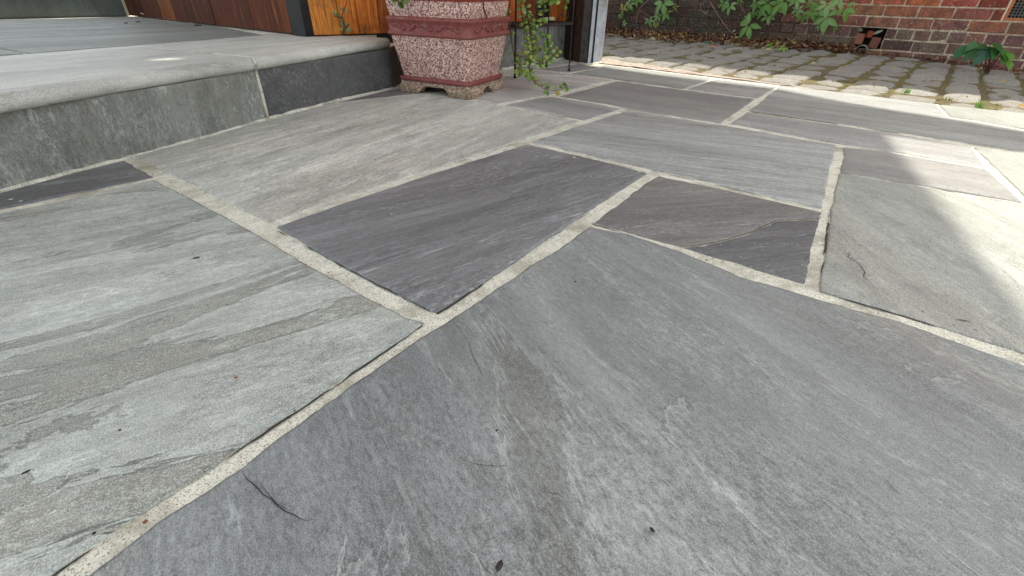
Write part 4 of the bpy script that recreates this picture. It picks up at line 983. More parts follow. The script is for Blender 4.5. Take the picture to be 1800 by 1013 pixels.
# relief scrolls on the moulded band
def relief(axis, other, ha, hb):
    mb = MB(); n_ = max(2, int(ha*2/.085)); zc_r = .2845
    def P_(x_, z_r, o_=0.0): return axis*x_+other*(-1)*(hb+.028+o_)+Vector((0, 0, z_r))
    for k in range(n_):
        x0 = -ha+.03+(2*ha-.06)*(k+.5)/n_; w_ = (2*ha-.06)/n_
        th = np.linspace(0, 1, 16); sg = 1 if k % 2 else -1
        mb.tube([P_(x0+w_*(t_-.5)*.95, zc_r+sg*.010*math.sin(t_*2*math.pi)) for t_ in th], [.003+.0035*math.sin(t_*math.pi) for t_ in th], 6)
        mb.tube([P_(x0-w_*.22+.0095*(1-t_*.7)*math.cos(t_*8), zc_r+.0095*(1-t_*.7)*math.sin(t_*8)*sg) for t_ in th], .0026, 5)
        mb.tube([P_(x0+w_*.22+.009*(1-t_*.7)*math.cos(t_*8), zc_r-.009*(1-t_*.7)*math.sin(t_*8)*sg) for t_ in th], .0026, 5)
        for q in range(5):
            an = q*1.256; mb.tube([P_(x0, zc_r), P_(x0+.009*math.cos(an), zc_r+.009*math.sin(an), .001)], [.003, .0036], 5)
    mb.build('relief_scroll', M_maroon, pot, smooth=True)
relief(pu, pv, HWu+.02, HWv); relief(pv, pu, HWv+.02, HWu)

# ------------------------------------------------------------------ plant stand
A1 = at(905, 138); A2 = at(1000, 125); sa_ = (A2-A1).normalized(); sb_ = Vector((-sa_.y, sa_.x, 0)); DEP = .20
st = empty('plant_stand', A1); tag(st, 'black wrought iron plant stand with thin legs beside the planter', 'plant stand')
def loc_(v): return v-A1
def leg(P, thick):
    mb = MB(); mb.tube([loc_(P)+Vector((0, 0, z_)) for z_ in (0.004, .1, .262, .45, .62)], thick, 8); o = mb.build('leg', M_iron, st, smooth=True)
    mb = MB(); mb.tube([loc_(P)+Vector((0, 0, 0)), loc_(P)+Vector((0, 0, .006)), loc_(P)+Vector((0, 0, .012))], [.0105, .0105, .006], 10); mb.build('foot', M_iron, o, smooth=False)
leg(A1, .0062); leg(A2, .0042); leg(A1+sb_*DEP, .005); leg(A2+sb_*DEP, .005)
for a_, b_ in ((A1, A2), (A2, A2+sb_*DEP), (A2+sb_*DEP, A1+sb_*DEP), (A1+sb_*DEP, A1)):
    mb = MB(); mb.box((loc_(a_)+loc_(b_))/2+Vector((0, 0, .262)), (b_-a_)/2, Vector((-(b_-a_).y, (b_-a_).x, 0)).normalized()*.006, (0, 0, .007)); mb.build('shelf_rail', M_iron, st, bevel=.001)
for k in range(1, 6):
    mb = MB(); q = A1.lerp(A2, k/6); mb.tube([loc_(q)+Vector((0, 0, .268)), loc_(q+sb_*DEP)+Vector((0, 0, .268))], .0028, 6); mb.build('shelf_rod', M_iron, st)
for zt in (.62,):
    for a_, b_ in ((A1, A2), (A2, A2+sb_*DEP), (A2+sb_*DEP, A1+sb_*DEP), (A1+sb_*DEP, A1)):
        mb = MB(); mb.tube([loc_(a_)+Vector((0, 0, zt)), loc_(b_)+Vector((0, 0, zt))], .006, 8); mb.build('top_rail', M_iron, st)
for sgn_, q0 in ((1, .84), (-1, .16)):
    mb = MB(); pts = []
    for t_ in np.linspace(0, 1, 26):
        an = -1.2+t_*5.2; r_ = .034*(1-.45*t_); pts.append(loc_(A1.lerp(A2, q0))+sa_*sgn_*(r_*math.cos(an))+Vector((0, 0, .315+r_*math.sin(an))))
    mb.tube([loc_(A1.lerp(A2, q0-.13*sgn_))+Vector((0, 0, .270)), loc_(A1.lerp(A2, q0-.08*sgn_))+Vector((0, 0, .31))]+pts[::-1][:1], .003, 6); mb.tube(pts, .003, 6); mb.build('scroll', M_iron, st, smooth=True)

# ------------------------------------------------------------------ leaves
def round_leaf(n=10, L=1.0, W=.9, cup=.12):
    V = [(0, 0, 0)]; F = []
    for k in range(n):
        t = 2*math.pi*k/n; V.append((L*.5+L*.5*math.cos(t), W*.5*math.sin(t), cup*(math.sin(t)**2)+.05*math.cos(t)))
    V[0] = (L*.5, 0, -.02)
    F = [(0, 1+k, 1+(k+1) % n) for k in range(n)]
    n0_ = len(V); V += [(x_, y_, z_-.05) for x_, y_, z_ in V]; F += [tuple(n0_+i for i in f)[::-1] for f in F]; 
    F += [(1+k, n0_+1+k, n0_+1+(k+1) % n, 1+(k+1) % n) for k in range(n)]
    return V, F
def mesh_of(name, V, F, mat):
    me = bpy.data.meshes.new(name); me.from_pydata([tuple(v) for v in V], [], F); me.materials.append(mat); me.polygons.foreach_set('use_smooth', [True]*len(me.polygons)); return me
ME_round = [mesh_of('leaf', *round_leaf(10, 1, w, c), M_leaf) for w, c in ((.9, .12), (.78, .2), (.95, .06))]
def put_leaf(me, p, size, d, nrm, color, parent, name='leaf'):
    d = Vector(d).normalized(); nrm = Vector(nrm); nrm = (nrm-d*nrm.dot(d))
    if nrm.length < 1e-3: nrm = d.orthogonal()
    nrm.normalize(); y_ = nrm.cross(d); m_ = Matrix((d, y_, nrm)).transposed().to_4x4()
    o = bpy.data.objects.new(name, me); o.matrix_world = Matrix.Translation(p-(parent.location if parent else Vector((0, 0, 0)))) @ m_ @ Matrix.Scale(size, 4)
    o.color = (*lin(color), 1); link(o, parent); return o
TOCAM = lambda p: (Vector((0, 0, CAM_H))-p).normalized()
def vine(thing_, stems, planeP, planeN, lsize, seed, cols, dens=.014, stemr=.0025, pxscale=True):
    r = random.Random(seed)
    for st_, dd in stems:
        P = [on_plane(x_, y_, planeP+(planeN*max(0, y_-60)*.0047 if dd < .025 and y_ > 60 and lsize > .025 else planeN*0), planeN)+planeN*dd+Vector((r.uniform(-.004, .004), r.uniform(-.01, .01), 0)) for x_, y_ in st_]
        mb = MB(); mb.tube([p-thing_.location for p in P], [stemr*(1-.5*i/len(P)) for i in range(len(P))], 6); mb.build('stem', M_jstem, thing_, smooth=True)
        for a_, b_ in zip(P[:-1], P[1:]):
            k_ = max(1, int((b_-a_).length/dens))
            for i in range(k_):
                p = a_.lerp(b_, (i+r.random())/k_); d = (b_-a_).normalized()
                for sg in (1, -1):
                    if r.random() < .15: continue
                    side = d.cross(TOCAM(p)).normalized()*sg; dr = (side+d*r.uniform(-.2, .8)+TOCAM(p)*r.uniform(-.3, .7)+Vector((0, 0, r.uniform(-.2, .3))))
                    nn__ = Vector((r.uniform(-.6, .6), r.uniform(-.8, .1)-.3, r.uniform(.2, 1)))
                    put_leaf(r.choice(ME_round), p+dr.normalized()*.003, lsize*r.uniform(.65, 1.1), dr, nn__, r.choice(cols), thing_)
jp_ = Vector((.02, 2.78, 0)); jn = Vector((.12, -1, 0)).normalized()
jade = empty('trailing_jade_plant', Vector((.1, 2.75, .2))); tag(jade, 'trailing jade vine with small round green leaves hanging from the iron plant stand', 'plant')
gcol = [(160, 196, 78), (136, 176, 66), (184, 212, 110), (108, 148, 56), (196, 218, 130), (122, 156, 66)]
stems = [([(930, -25), (924, 8), (930, 45), (936, 80), (932, 110), (930, 128), (938, 145), (958, 157), (975, 160), (985, 158), (997, 150)], 0),
         ([(936, -20), (944, 20), (938, 55), (945, 90)], .012), ([(948, -20), (955, 10), (952, 40), (960, 70), (965, 92), (955, 104), (940, 112)], .008),
         ([(924, -20), (915, 10), (920, 35), (926, 60), (930, 90), (927, 118)], -.01), ([(940, 112), (958, 110), (972, 98), (980, 86)], .01),
         ([(942, 20), (928, 40), (932, 70), (938, 100)], .02), ([(905, 96), (918, 100), (930, 98), (940, 88)], .01),
         ([(905, 105), (912, 114), (922, 118), (930, 118)], .0), ([(878, -10), (889, 10), (896, 40), (898, 70), (903, 100)], .0),
         ([(975, -15), (982, 0), (992, 8)], .01), ([(862, -14), (872, -2), (888, 16), (895, 30)], .01), ([(910, 120), (918, 134), (925, 122)], .0), ([(955, 10), (966, 0), (985, -8)], 0.0)]
vine(jade, stems[:8]+stems[9:10]+stems[11:], jp_, jn, .026, 3, gcol+[(206, 196, 96)], dens=.023)
vine(jade, [stems[8], stems[10]], jp_, jn, .022, 4, gcol+[(200, 190, 80)], dens=.055, stemr=.004)
sh = empty('small_jade_sprig', at(603, 60, ZL)); tag(sh, 'small leggy jade sprig growing against the orange boards on the landing', 'plant')
vine(sh, [([(601, 62), (603, 45), (601, 25), (606, 5), (603, -12)], .03), ([(603, 30), (592, 30), (584, 27)], .03), ([(604, 50), (611, 42)], .03)], W2A+n2*.02, n2, .024, 8, [(150, 168, 96), (120, 140, 76), (168, 180, 130)], dens=.03, stemr=.0035)
# dark loop of stem over the pot
loopt = empty('bare_vine_stem', pc); tag(loopt, 'bare dark vine stem hooked over the right face of the planter', 'stem')
q = [on_plane(x_, y_, FC-pu*.03, -pu)-pc for x_, y_ in [(852, -14), (849, 2), (850, 14), (854, 26), (857, 34)]]
mb = MB(); mb.tube(q, .0035, 6); mb.build('stem', M_jstem, loopt, smooth=True)
lf = empty('pot_top_foliage', pc+Vector((0, 0, .4))); tag(lf, 'small green leaves spilling over the left rim of the planter', 'plant')
mb = MB(); rim_p = on_plane(706, -6, FC-pv*.05, -pv); mb.tube([rim_p-lf.location+Vector((0, .06, .03)), rim_p-lf.location, rim_p-lf.location+Vector((0, -.005, -.02))], .003, 6); mb.build('stem', M_jstem, lf)
for (x_, y_) in [(697, 0), (703, 3), (710, -1), (701, 8), (707, 6), (694, -4), (714, -4)]:
    p = on_plane(x_, y_, FC-pv*.055, -pv); put_leaf(random.choice(ME_round), p, .026, (random.uniform(-1, 1), -.3, random.uniform(-1, .1)), (0, -.6, .8), random.choice([(110, 160, 50), (88, 136, 40)]), lf)

# five-fingered creeper leaves
def leaflet(L, W, ang, fold=.16, droop=.25, base=(0, 0, 0)):
    V = []; F = []; ts = [0, .12, .3, .5, .7, .86, 1.0]; ws = [.04, .42, .86, 1.0, .74, .36, .0]
    for t, w in zip(ts, ws):
        for sgn in (-1, 0, 1):
            x_ = L*t; y_ = sgn*W/2*w; z_ = -droop*L*t*t+abs(sgn)*fold*W*w
            V.append((base[0]+x_*math.cos(ang)-y_*math.sin(ang), base[1]+x_*math.sin(ang)+y_*math.cos(ang), base[2]+z_))
    for i in range(len(ts)-1):
        for j in range(2): a_ = i*3+j; F.append((a_, a_+3, a_+4, a_+1))
    return V, F
def palmate(seed, n=5):
    r = random.Random(seed); V = []; F = []
    for k in range(n):
        ang = (k-(n-1)/2)*R(60)+r.uniform(-.12, .12); L_ = (1-.13*abs(k-(n-1)/2))*r.uniform(.85, 1.05)*.62
        v, f = leaflet(L_, L_*.44, ang, droop=r.uniform(.1, .45), base=(.05*math.cos(ang), .05*math.sin(ang), 0)); b = len(V); V += v; F += [tuple(i+b for i in q_) for q_ in f]
    return V, F
ME_pal = [mesh_of('leaf', *palmate(s_), M_leaf) for s_ in range(5)]
cr = empty('creeper', sn(-1.6, NF-.03, .2)); tag(cr, 'five leaved creeper with bare pinkish stems climbing the left part of the brick wall', 'climbing plant')
def wallpt(x_, y_, d): return on_plane(x_, y_, EN*(NF-d), EN)
gl = [(134, 184, 88), (148, 196, 104), (112, 166, 74), (160, 204, 126)]
cl = [(1166, 5, 38, .12), (1108, 6, 22, .05), (1096, 12, 20, .05), (1172, 22, 22, .10), (1188, 12, 14, .06), (1153, 42, 12, .1), (1141, 35, 18, .05), (1157, 28, 16, .06), (1273, 6, 20, .07), (1283, 10, 24, .04), (1327, 22, 14, .1), (1350, 5, 36, .14), (1350, 28, 22, .10),
      (1380, 2, 42, .16), (1317, 44, 44, .16), (1402, 17, 22, .06), (1428, 22, 24, .12), (1446, 27, 26, .05), (1314, 31, 14, .06), (1454, 8, 32, .15), (1486, 14, 34, .12), (1453, 30, 40, .14), (1400, 0, 26, .1), (1330, 6, 20, .05), (1430, 4, 26, .09), (1478, -2, 30, .14), (1365, 12, 26, .09), (1120, -4, 24, .05), (1300, -4, 20, .05), (1410, 30, 16, .04), (1440, 45, 12, .05), (1468, 47, 12, .04), (1092, 26, 12, .03), (1130, 60, 12, .05), (1098, 40, 12, .03)]
rc_ = random.Random(2)
for (x_, y_, s_, d_l) in cl:
    p = wallpt(x_, y_, d_l); dist = (p-Vector((0, 0, CAM_H))).dot(Fv); size = s_/FPX*dist*1.05
    dirv = Vector((0, 0, -1))*1.0+ES*rc_.uniform(-.8, .5)-EN*rc_.uniform(.0, .5); nv = -EN*1.0+Vector((0, 0, rc_.uniform(.4, 1.2)))+ES*rc_.uniform(-.3, .3)
    c_ = rc_.choice(gl); 
    if y_ in (42, 12): c_ = (168, 170, 70)
    put_leaf(rc_.choice(ME_pal), p, size, dirv, nv, c_, cr)
    mb = MB(); mb.tube([p-cr.location, p-cr.location+EN*d_l*.5+Vector((rc_.uniform(-.03, .03), 0, .03)), p-cr.location+EN*(d_l-.005)+Vector((0, 0, .07))], .0014, 5, cap=False); mb.build('leaf_stalk', M_stem, cr)
M_pale = simple('pale_dry_stem', (176, 142, 126), .8, 60, c2=(120, 92, 78))
for i, (pts, w_, d_l) in enumerate([([(1122, 17), (1142, -2)], .0045, .05), ([(1123, 16), (1119, 32), (1117, 40)], .003, .03), ([(1123, 17), (1136, 26), (1146, 31)], .0025, .03), ([(1118, 18), (1122, 5), (1124, -5)], .003, .03),
      ([(1140, 3), (1143, 22), (1145, 28)], .0022, .02), ([(1231, 4), (1232, 17), (1240, 24), (1252, 29)], .003, .05), ([(1248, 3), (1262, 27), (1280, 52), (1304, 73)], .004, .06), ([(1256, -4), (1258, 10), (1262, 24)], .003, .03), ([(1303, -3), (1301, 10), (1310, 24)], .003, .04), ([(1300, 19), (1318, 17), (1330, 6)], .0024, .04),
      ([(1200, 44), (1206, 30), (1216, 12)], .0022, .02), ([(1150, 22), (1155, 10), (1152, -2)], .003, .02), ([(1418, 82), (1420, 50), (1424, 28)], .003, .06), ([(1424, 80), (1428, 60), (1432, 40)], .0022, .05), ([(1470, 28), (1484, 10)], .002, .05), ([(1250, 28), (1256, 38), (1260, 30)], .002, .03),
      ([(1090, 40), (1092, 20), (1096, 0)], .002, .02), ([(1072, 30), (1082, 10)], .0016, .03), ([(1205, 5), (1196, 25), (1190, 45)], .0018, .02), ([(1222, 30), (1215, 45), (1208, 52)], .0018, .02), ([(1275, 55), (1290, 40), (1300, 25)], .002, .02), ([(1378, 30), (1384, 50), (1380, 70)], .002, .03), ([(1340, 66), (1352, 50), (1360, 30)], .002, .03)]):
    mb = MB(); mb.tube([wallpt(x_, y_, d_l)-cr.location+Vector((0, 0, 0)) for x_, y_ in pts], w_, 5); mb.build('stem', M_pale if i in (0, 1, 2, 5, 6, 8, 9) else M_stem, cr, smooth=True)
# dense dark small foliage at far left of the wall
def weed(name, label, spots, size, cols, cat='weed', me=None, h=.05):
    p0 = lane_at(*spots[0]); t_ = empty(name, p0); tag(t_, label, cat)
    for (x_, y_) in spots:
        b_ = lane_at(x_, y_+size*.35); p = on_plane(x_, y_, b_, Vector((0, -1, 0))); dist = (p-Vector((0, 0, CAM_H))).dot(Fv)
        put_leaf(random.choice(me or ME_pal), p, size/FPX*dist, (random.uniform(-1, 1), random.uniform(-1, 0), random.uniform(-.5, .1)), (0, -.5, 1), random.choice(cols), t_)
        mb = MB(); mb.tube([p0-t_.location+Vector((0, 0, -.01)), (p-t_.location)*.6, p-t_.location], .002, 5, cap=False); mb.build('stem', M_stem, t_)
    return t_
weed('creeper_seedling', 'bright lime green seedling at the foot of the wall left of the drain pipe', [(1370, 76), (1362, 70), (1368, 68), (1384, 70), (1388, 76), (1356, 80), (1378, 84)], 19, [(150, 190, 70), (130, 178, 60)])
weed('creeper_seedling', 'tiny yellow green seedling in the leaf litter under the largest creeper leaf', [(1288, 74), (1284, 70), (1292, 72)], 11, [(160, 170, 70)])
weed('creeper_seedling', 'tiny green seedling on the cobbles just in front of the leaf litter', [(1295, 90), (1291, 89), (1299, 88)], 8, [(110, 140, 60)])
def ovate(seed):
    v, f = leaflet(1.0, .62, 0, fold=.10, droop=.35); return v, f
ME_ov = [mesh_of('leaf', *ovate(0), M_leaf)]
b0_ = lane_at(1735, 128); hs = empty('broad_leaf_shrub', b0_); tag(hs, 'small shrub with broad dark green leaves at the foot of the wall under the vent', 'shrub')
for (tipx, tipy, bx_, by_, c_) in [(1679, 98, 1704, 80, (58, 122, 74)), (1697, 102, 1726, 82, (74, 120, 72)), (1716, 110, 1742, 82, (70, 132, 104)), (1766, 82, 1740, 76, (64, 124, 62)), (1752, 98, 1748, 82, (84, 140, 72)), (1703, 84, 1718, 74, (72, 130, 70)), (1769, 108, 1765, 90, (100, 158, 66)), (1784, 100, 1768, 92, (116, 172, 70)), (1780, 116, 1770, 106, (128, 184, 76)), (1742, 98, 1756, 84, (60, 108, 56)), (1726, 78, 1738, 84, (60, 110, 60)), (1775, 96, 1758, 86, (90, 150, 66))]:
    pb = on_plane(bx_, by_, b0_-EN*.12, EN); pt = on_plane(tipx, tipy, b0_-EN*.20, EN); put_leaf(ME_ov[0], pb, (pt-pb).length*1.05, pt-pb, Vector((0, -.55, .9)), c_, hs)
    mb = MB(); mb.tube([Vector((0, 0, -.02)), (pb-hs.location)*.5+Vector((0, 0, .03)), pb-hs.location], .0025, 5, cap=False); mb.build('stem', M_stem, hs)
mb = MB(); mb.tube([on_plane(1714, 131, b0_-EN*.1, EN)-hs.location, on_plane(1730, 120, b0_-EN*.12, EN)-hs.location, on_plane(1745, 109, b0_-EN*.12, EN)-hs.location], .003, 5); mb.build('stem', M_stem, hs)

# grass tufts on the lane
for i, (x_, y_, h_, n_, lab) in enumerate([(1719, 190, .045, 46, 'bright green grass tuft at the patio edge, rightmost of the tufts'), (1592, 164, .04, 40, 'bright green grass tuft between two front cobbles, left of the straw patch'), (1668, 178, .028, 40, 'short yellowish grass patch between front row cobbles under the shrub'), (1604, 113, .03, 26, 'small green tuft on a back row cobble joint'), (1764, 172, .022, 40, 'low dull green tuft on the far right cobble joint'), (1071, 96, .03, 14, 'thin green tuft beside the steel door channel'), (1752, 186, .018, 30, 'short straw coloured tuft at the right end of the patio edge')]):
    v, f = tuft_mesh('', n_, h_, .022 if h_ > .03 else .03, 50+i, .0028); p = lane_at(x_, y_)
    o = new('grass_tuft', v, f, M_leaf, loc=p); o.color = (*lin((120, 176, 60) if 'bright' in lab else (150, 150, 80)), 1); tag(o, lab, 'grass', 'grass tufts between the cobbles')

# ------------------------------------------------------------------ leaf litter
def dry(seed):
    r = random.Random(seed); c = r.uniform(.1, .5); v, f = leaflet(1.0, r.uniform(.35, .6), 0, fold=r.uniform(.2, .9), droop=r.uniform(-.5, .5)); return v, f
lit_cols = [(122, 76, 48), (150, 98, 60), (96, 60, 42), (172, 128, 88), (84, 52, 38), (176, 140, 78), (132, 84, 66), (200, 168, 126)]
lit_mats = []
for i, c in enumerate(lit_cols): lit_mats.append(simple('dry_leaf_%s' % ['rust', 'tan', 'umber', 'straw', 'dark', 'ochre', 'pinkish', 'pale'][i], c, .75, 60, c2=tuple(v*.7 for v in c)))
V = []; F = []; MI = []; rl = random.Random(21)
dv = [dry(i) for i in range(8)]
def add_litter(p, size, mi):
    v, f = rl.choice(dv); m_ = Matrix.Translation(p) @ Matrix.Rotation(rl.uniform(0, 6.28), 4, 'Z') @ Matrix.Rotation(rl.uniform(-.7, .7), 4, 'X') @ Matrix.Rotation(rl.uniform(-.5, .5), 4, 'Y') @ Matrix.Scale(size, 4)
    b = len(V); V.extend([m_ @ Vector(a) for a in v]); F.extend([tuple(i+b for i in q_) for q_ in f]); MI.extend([mi]*len(f))
for k in range(2600):
    s_ = rl.uniform(-4.6, -.75); wd = .55*float(np.interp(s_, [-4.5, -2, -1.3, -.75], [1, 1, .7, .25])); dn = abs(rl.gauss(0, wd*.55)); n_ = NF-.02-dn
    if dn > .85: continue
    hh = max(0, .05*(1-dn/.45))*rl.random(); add_litter(sn(s_, n_, float(lane_z(s_, n_))+.012+hh), rl.uniform(.02, .055), rl.randrange(8))
for k in range(420):
    s_ = rl.uniform(-1.1, 1.4); n_ = NF-.015-abs(rl.gauss(0, .07)); add_litter(sn(s_, n_, float(lane_z(s_, n_))+.010+rl.random()*.012), rl.uniform(.012, .035), rl.randrange(8))
for k in range(170):
    s_ = rl.uniform(-3.6, 1.4); n_ = rl.uniform(3.3, 5.5); add_litter(sn(s_, n_, float(lane_z(s_, n_))+.014), rl.uniform(.008, .02), rl.choice([1, 3, 5, 7, 7]))
me = bpy.data.meshes.new('leaf_litter'); me.from_pydata([tuple(v) for v in V], [], F)
for m_ in lit_mats: me.materials.append(m_)
me.polygons.foreach_set('material_index', MI); me.polygons.foreach_set('use_smooth', [True]*len(F))
lo_ = bpy.data.objects.new('leaf_litter', me); link(lo_); tag(lo_, 'heap of dry brown fallen leaves along the foot of the brick wall', 'leaf litter', kind='stuff')
# single fallen leaves and scraps one can point at
ME_dry = [mesh_of('fallen_leaf', *dry(40+i), M_dead) for i in range(4)]
for (x_, y_, s_, c_, lab) in [(1344, 91, 13, (214, 190, 110), 'pale yellow fallen leaf on a cobble left of the lime green seedling'), (1424, 80, 12, (176, 120, 96), 'round pinkish dry leaf under the vertical creeper stems'), (1476, 131, 9, (196, 160, 120), 'tan dry leaf in a cobble joint in front of the drain pipe'), (1425, 115, 10, (226, 214, 180), 'cream curled leaf on the cobbles left of the drain pipe'), (1758, 147, 13, (206, 168, 60), 'yellow ochre leaf on the rightmost mossy cobble joint'), (1785, 193, 26, (176, 146, 60), 'long yellow brown leaf lying at the patio edge on the far right'), (1565, 122, 8, (206, 176, 90), 'small yellow leaf beside the central cobble joint'), (1245, 86, 14, (206, 140, 100), 'orange brown leaf just in front of the leaf litter heap'), (1172, 65, 20, (190, 160, 110), 'long pale stick-like leaf at the front of the leaf litter')]:
    p = lane_at(x_, y_)+Vector((0, 0, .012)); dist = (p-Vector((0, 0, CAM_H))).dot(Fv)
    o = put_leaf(random.choice(ME_dry), p, s_/FPX*dist, (1, random.uniform(-.5, .5), 0), (0, -.3, 1), c_, None, 'fallen_leaf'); tag(o, lab, 'fallen leaf', 'single fallen leaves on the lane')
stick = MB(); stick.tube([lane_at(1276, 70)+Vector((0, 0, .02)), on_plane(1291, 54, EN*(NF-.08), EN)], [.006, .010], 6); o = stick.build('pale_stick', M_lip); tag(o, 'short pale split stick leaning on the leaf litter left of the largest creeper leaf', 'stick')
o = lump('white_stone', lane_at(1147, 73)+Vector((0, 0, .02)), (.05, .04, .04), M_cap, None, seed=3, round_=.2); tag(o, 'rounded off-white stone lying on the cobbles in front of the leaf litter', 'stone')
o = lump('green_scrap', lane_at(1241, 77)+Vector((0, 0, .01)), (.05, .03, .015), simple('green_plastic', (40, 132, 84), .4, 30), None, seed=4); tag(o, 'crumpled green plastic scrap at the front of the leaf litter', 'litter')
wire = MB()
rw = random.Random(9)
for k in range(5):
    c0 = on_plane(1068, 40, EN*(NF-.1), EN); pts = [c0+ES*rw.gauss(0, .05)+Vector((0, 0, rw.gauss(-.02, .05)))-EN*rw.uniform(0, .1) for _ in range(9)]; wire.tube(pts, .005, 5)
o = wire.build('rusty_root_tangle', simple('rusty_red_root', (140, 72, 52), .9, 50, c2=(90, 48, 38))); tag(o, 'reddish brown tangle of dry roots beside the steel channel at the wall foot', 'roots')

# debris on the patio
def bit(name, px_, py_, L_, w_, ang, mat, label, cat, z=.0035, h=.0015):
    p = at(px_, py_); m_ = MB(); d = Vector((math.cos(ang), math.sin(ang), 0)); q = Vector((-d.y, d.x, 0))
    m_.add([p+Vector((0, 0, z))+d*L_*a_+q*w_*b_+Vector((0, 0, h*c_)) for a_, b_, c_ in [(-.5, 0, 0), (-.2, .5, .1), (.25, .4, .2), (.5, 0, .1), (.2, -.5, 0), (-.25, -.4, .1), (0, 0, 1.0)]], [(6, i, (i+1) % 6) for i in range(6)]+[tuple(range(6))[::-1]])
    o = m_.build(name, mat); tag(o, label, cat); return o
M_seed = simple('dark_seed', (44, 38, 38), .7, 90); M_peb = simple('white_grit', (214, 214, 206), .7, 90, c2=(180, 180, 172)); M_rust = simple('rust_crumb', (150, 92, 58), .9, 90)
for (x_, y_, L_, w_, an, mt, lab, nm, ct) in [
    (346, 456, .016, .005, .55, M_seed, 'dark sliver of bark on the pale slab near the mortar joint', 'bark_sliver', 'debris'),
    (48, 834, .010, .004, .8, M_seed, 'tiny dark winged seed on the pale slab, lower left', 'seed', 'debris'),
    (1011, 498, .006, .003, 0, M_seed, 'small black seed on the upper part of the big foreground slab', 'seed', 'debris'),
    (1241, 460, .008, .0035, 0, M_seed, 'small black seed on the mortar joint right of centre', 'seed', 'debris'),
    (1145, 935, .007, .004, -1.0, M_seed, 'black oval seed low on the foreground slab', 'seed', 'debris'),
    (878, 998, .012, .006, 1.2, M_seed, 'dark blotch-like scrap at the bottom edge of the foreground slab', 'dark_scrap', 'debris'),
    (20, 353, .012, .008, .2, M_peb, 'left of two white grit stones on the narrow dark strip by the step', 'grit_stone', 'pebble'),
    (38, 356, .012, .008, -.2, M_peb, 'right of two white grit stones on the narrow dark strip by the step', 'grit_stone', 'pebble'),
    (1009, 279, .012, .009, .2, M_peb, 'small whitish pebble near the far corner of the central dark slab', 'grit_stone', 'pebble'),
    (416, 667, .006, .004, .3, M_rust, 'tiny orange crumb on the pale slab', 'rust_crumb', 'debris'),
    (213, 760, .004, .0035, .3, M_seed, 'tiny dark speck of grit on the pale slab above the wide joint', 'seed', 'debris'),
    (168, 941, .004, .0035, .3, M_seed, 'tiny dark speck of grit low on the pale slab beside the dark gap', 'seed', 'debris'),
    (873, 760, .004, .003, .3, M_seed, 'small black grit on the middle of the foreground slab', 'seed', 'debris'),
    (258, 921, .005, .005, .3, M_rust, 'reddish chip lying in the wide mortar joint', 'rust_crumb', 'debris')]:
    bit(nm, x_, y_, L_, w_, an, mt, lab, ct)
for (x_, y_, L_) in [(222, 42, .014), (243, 40, .018), (348, 46, .03)]:
    p = at(x_, y_, ZL)
    m_ = MB(); m_.box(p+Vector((0, 0, .004)), (L_/2, .002, 0), (0, L_/3, 0), (0, 0, .003)); o = m_.build('leaf_crumb', M_seed, bevel=.001); tag(o, {222: 'left dark crumb on the landing near the upper riser', 243: 'darker crumb on the landing beside the board wall', 348: 'flat dark crumb at the foot of the board wall'}[x_], 'debris')
for (x_, y_, x2, y2) in [(226, 15, 241, 27), (253, 23, 263, 31)]:
    m_ = MB(); m_.tube([bl(x_)+Vector((0, -.02, .03)), at(x2, y2, ZL)+Vector((0, 0, .004))], .003, 5); o = m_.build('straw', M_cap); tag(o, 'pale straw leaning on the dark board, %s of the two' % ('left' if x_ < 240 else 'right'), 'straw')

# loose grit and crumbs, thickest along the joints
def grit(name, label, n, mat, smin, smax, seed):
    r = random.Random(seed); V = []; F = []
    rings = list(E_.values())
    for k in range(n):
        c_ = r.choice(rings); sd_ = c_[r.randrange(4)]; q = sd_[r.randrange(len(sd_))]; sp_ = abs(r.gauss(0, .02)) if r.random() < .75 else r.uniform(0, .25); an = r.uniform(0, 6.28)
        x_, y_ = q[0]+sp_*math.cos(an), q[1]+sp_*math.sin(an)
        if (x_+.72)*(-.90)+(y_-2.56)*.43 > -.05 and x_ < -.5: continue
        if Vector((x_, y_, 0)).dot(EN) > N_EDGE: continue
        s_ = r.uniform(smin, smax); rz = r.uniform(0, 6.28); ca, sa = math.cos(rz), math.sin(rz); b = len(V)
        for (a_, b_, c2_) in ((1, 0, 0), (-.6, .8, 0), (-.5, -.7, 0), (.1, .1, .8)):
            V.append((x_+s_*(a_*ca-b_*sa), y_+s_*(a_*sa+b_*ca), .0008+s_*c2_+.001))
        F += [(b, b+1, b+3), (b+1, b+2, b+3), (b+2, b, b+3)]
    o = new(name, V, F, mat); tag(o, label, 'grit', kind='stuff')
grit('dark_grit', 'fine dark grit and crumbs scattered along the patio joints', 1500, M_seed, .0007, .0019, 4)
grit('pale_grit', 'fine pale sand grains scattered along the patio joints', 1500, M_peb, .0006, .0015, 5)

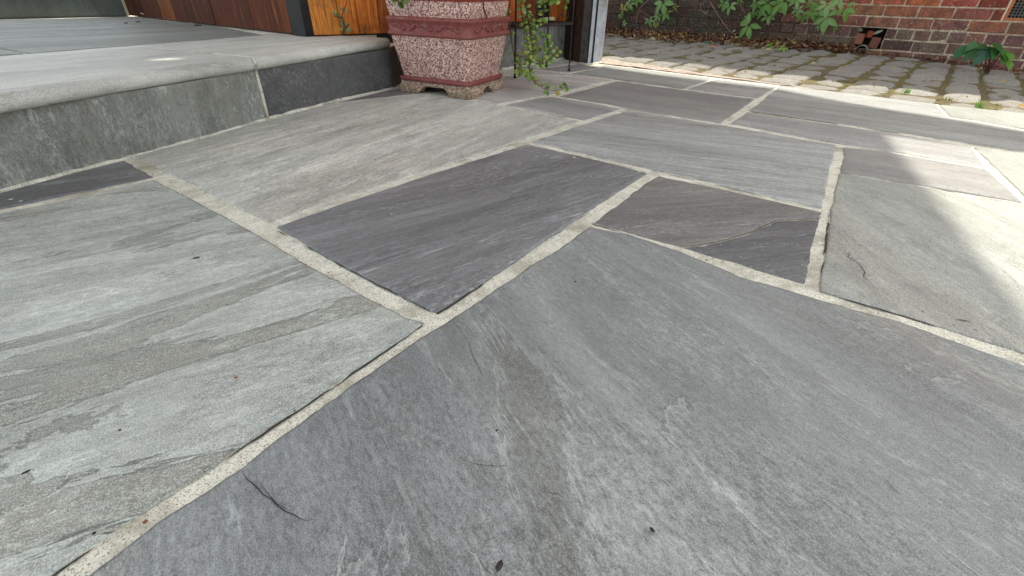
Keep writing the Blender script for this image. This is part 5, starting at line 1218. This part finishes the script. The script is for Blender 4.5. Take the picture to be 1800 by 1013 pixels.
# ------------------------------------------------------------------ added unseen blocker above the frame: outline cut to shape sun and shade
ZBLOCK = 4.3
off = Vector((SD.x/SD.z*ZBLOCK, SD.y/SD.z*ZBLOCK, 0))
def rp(px, py): p = at(px, py); return Vector((p.x+off.x, p.y+off.y, 0))
cpr = empty('shade_blocker', Vector((0, 0, 0))); tag(cpr, 'unseen white sheet added above the patio to cast its shade', 'shade blocker')
T1 = rp(1556, 236); T2 = rp(1800, 540); dT = (T2-T1).normalized(); Tend = T1+dT*3.6
SL = [rp(1155, 132), rp(1255, 143.5), rp(1369, 157), rp(1500, 182), rp(1644, 205), rp(1800, 231)]
dS = (SL[-1]-SL[-2]).normalized(); SLe = SL[-1]+dS*2.6
dSl = (SL[0]-SL[1]).normalized(); SL0 = SL[0]-ES*4.2
SL0 = rp(1056, 117); SL00 = SL0-ES*2.2
J1 = rp(1533, 226); J2 = rp(1800, 267); dJ = (J2-J1).normalized(); J0 = T1.copy(); Je = J2+dJ*2.6
outer = [SL00, SL0]+SL+[SLe, Je, J2, T1, T2, Tend, Tend+Vector((-1.4, -.9, 0)), Vector((-3.2, -.7, 0)), Vector((-3.8, 3.9, 0))]
zo = ZBLOCK-ZL
def rl_(px, py): p = at(px, py, ZL); return Vector((p.x+SD.x/SD.z*zo, p.y+SD.y/SD.z*zo, 0))
holes = []  # slots cut in the blocker to drop sun spots on the landing
for (xa, ya, xb, yb, w_) in [(148, 83, 236, 77, .022), (272, 104, 322, 103, .018)]:
    a_, b_ = rl_(xa, ya), rl_(xb, yb); q = Vector((-(b_-a_).y, (b_-a_).x, 0)).normalized()*w_*1.6; holes.append([a_-q, b_-q, b_+q, a_+q])
loops = [outer]+holes; flat = sum(loops, []); tri = tessellate_polygon([[Vector((p.x, p.y, 0)) for p in lp] for lp in loops])
V = [(p.x, p.y, ZBLOCK) for p in flat]+[(p.x, p.y, ZBLOCK+.05) for p in flat]; n_f = len(flat); F = [tuple(t_) for t_ in tri]+[tuple(n_f+i for i in t_)[::-1] for t_ in tri]
b = 0
for lp in loops:
    for i in range(len(lp)): F.append((b+i, b+(i+1) % len(lp), n_f+b+(i+1) % len(lp), n_f+b+i))
    b += len(lp)
mb = MB(); mb.add(V, F); mb.build('blocker_sheet', M_white, cpr)
for p in (Vector((-3.4, -.5, 0)), Tend+Vector((-1.35, -.8, 0)), SLe-Vector((.3, .3, 0))):
    mb = MB(); mb.box(p+Vector((0, 0, ZBLOCK/2-.08)), (.045, 0, 0), (0, .045, 0), (0, 0, ZBLOCK/2+.078)); mb.build('blocker_post', M_steelA, cpr)
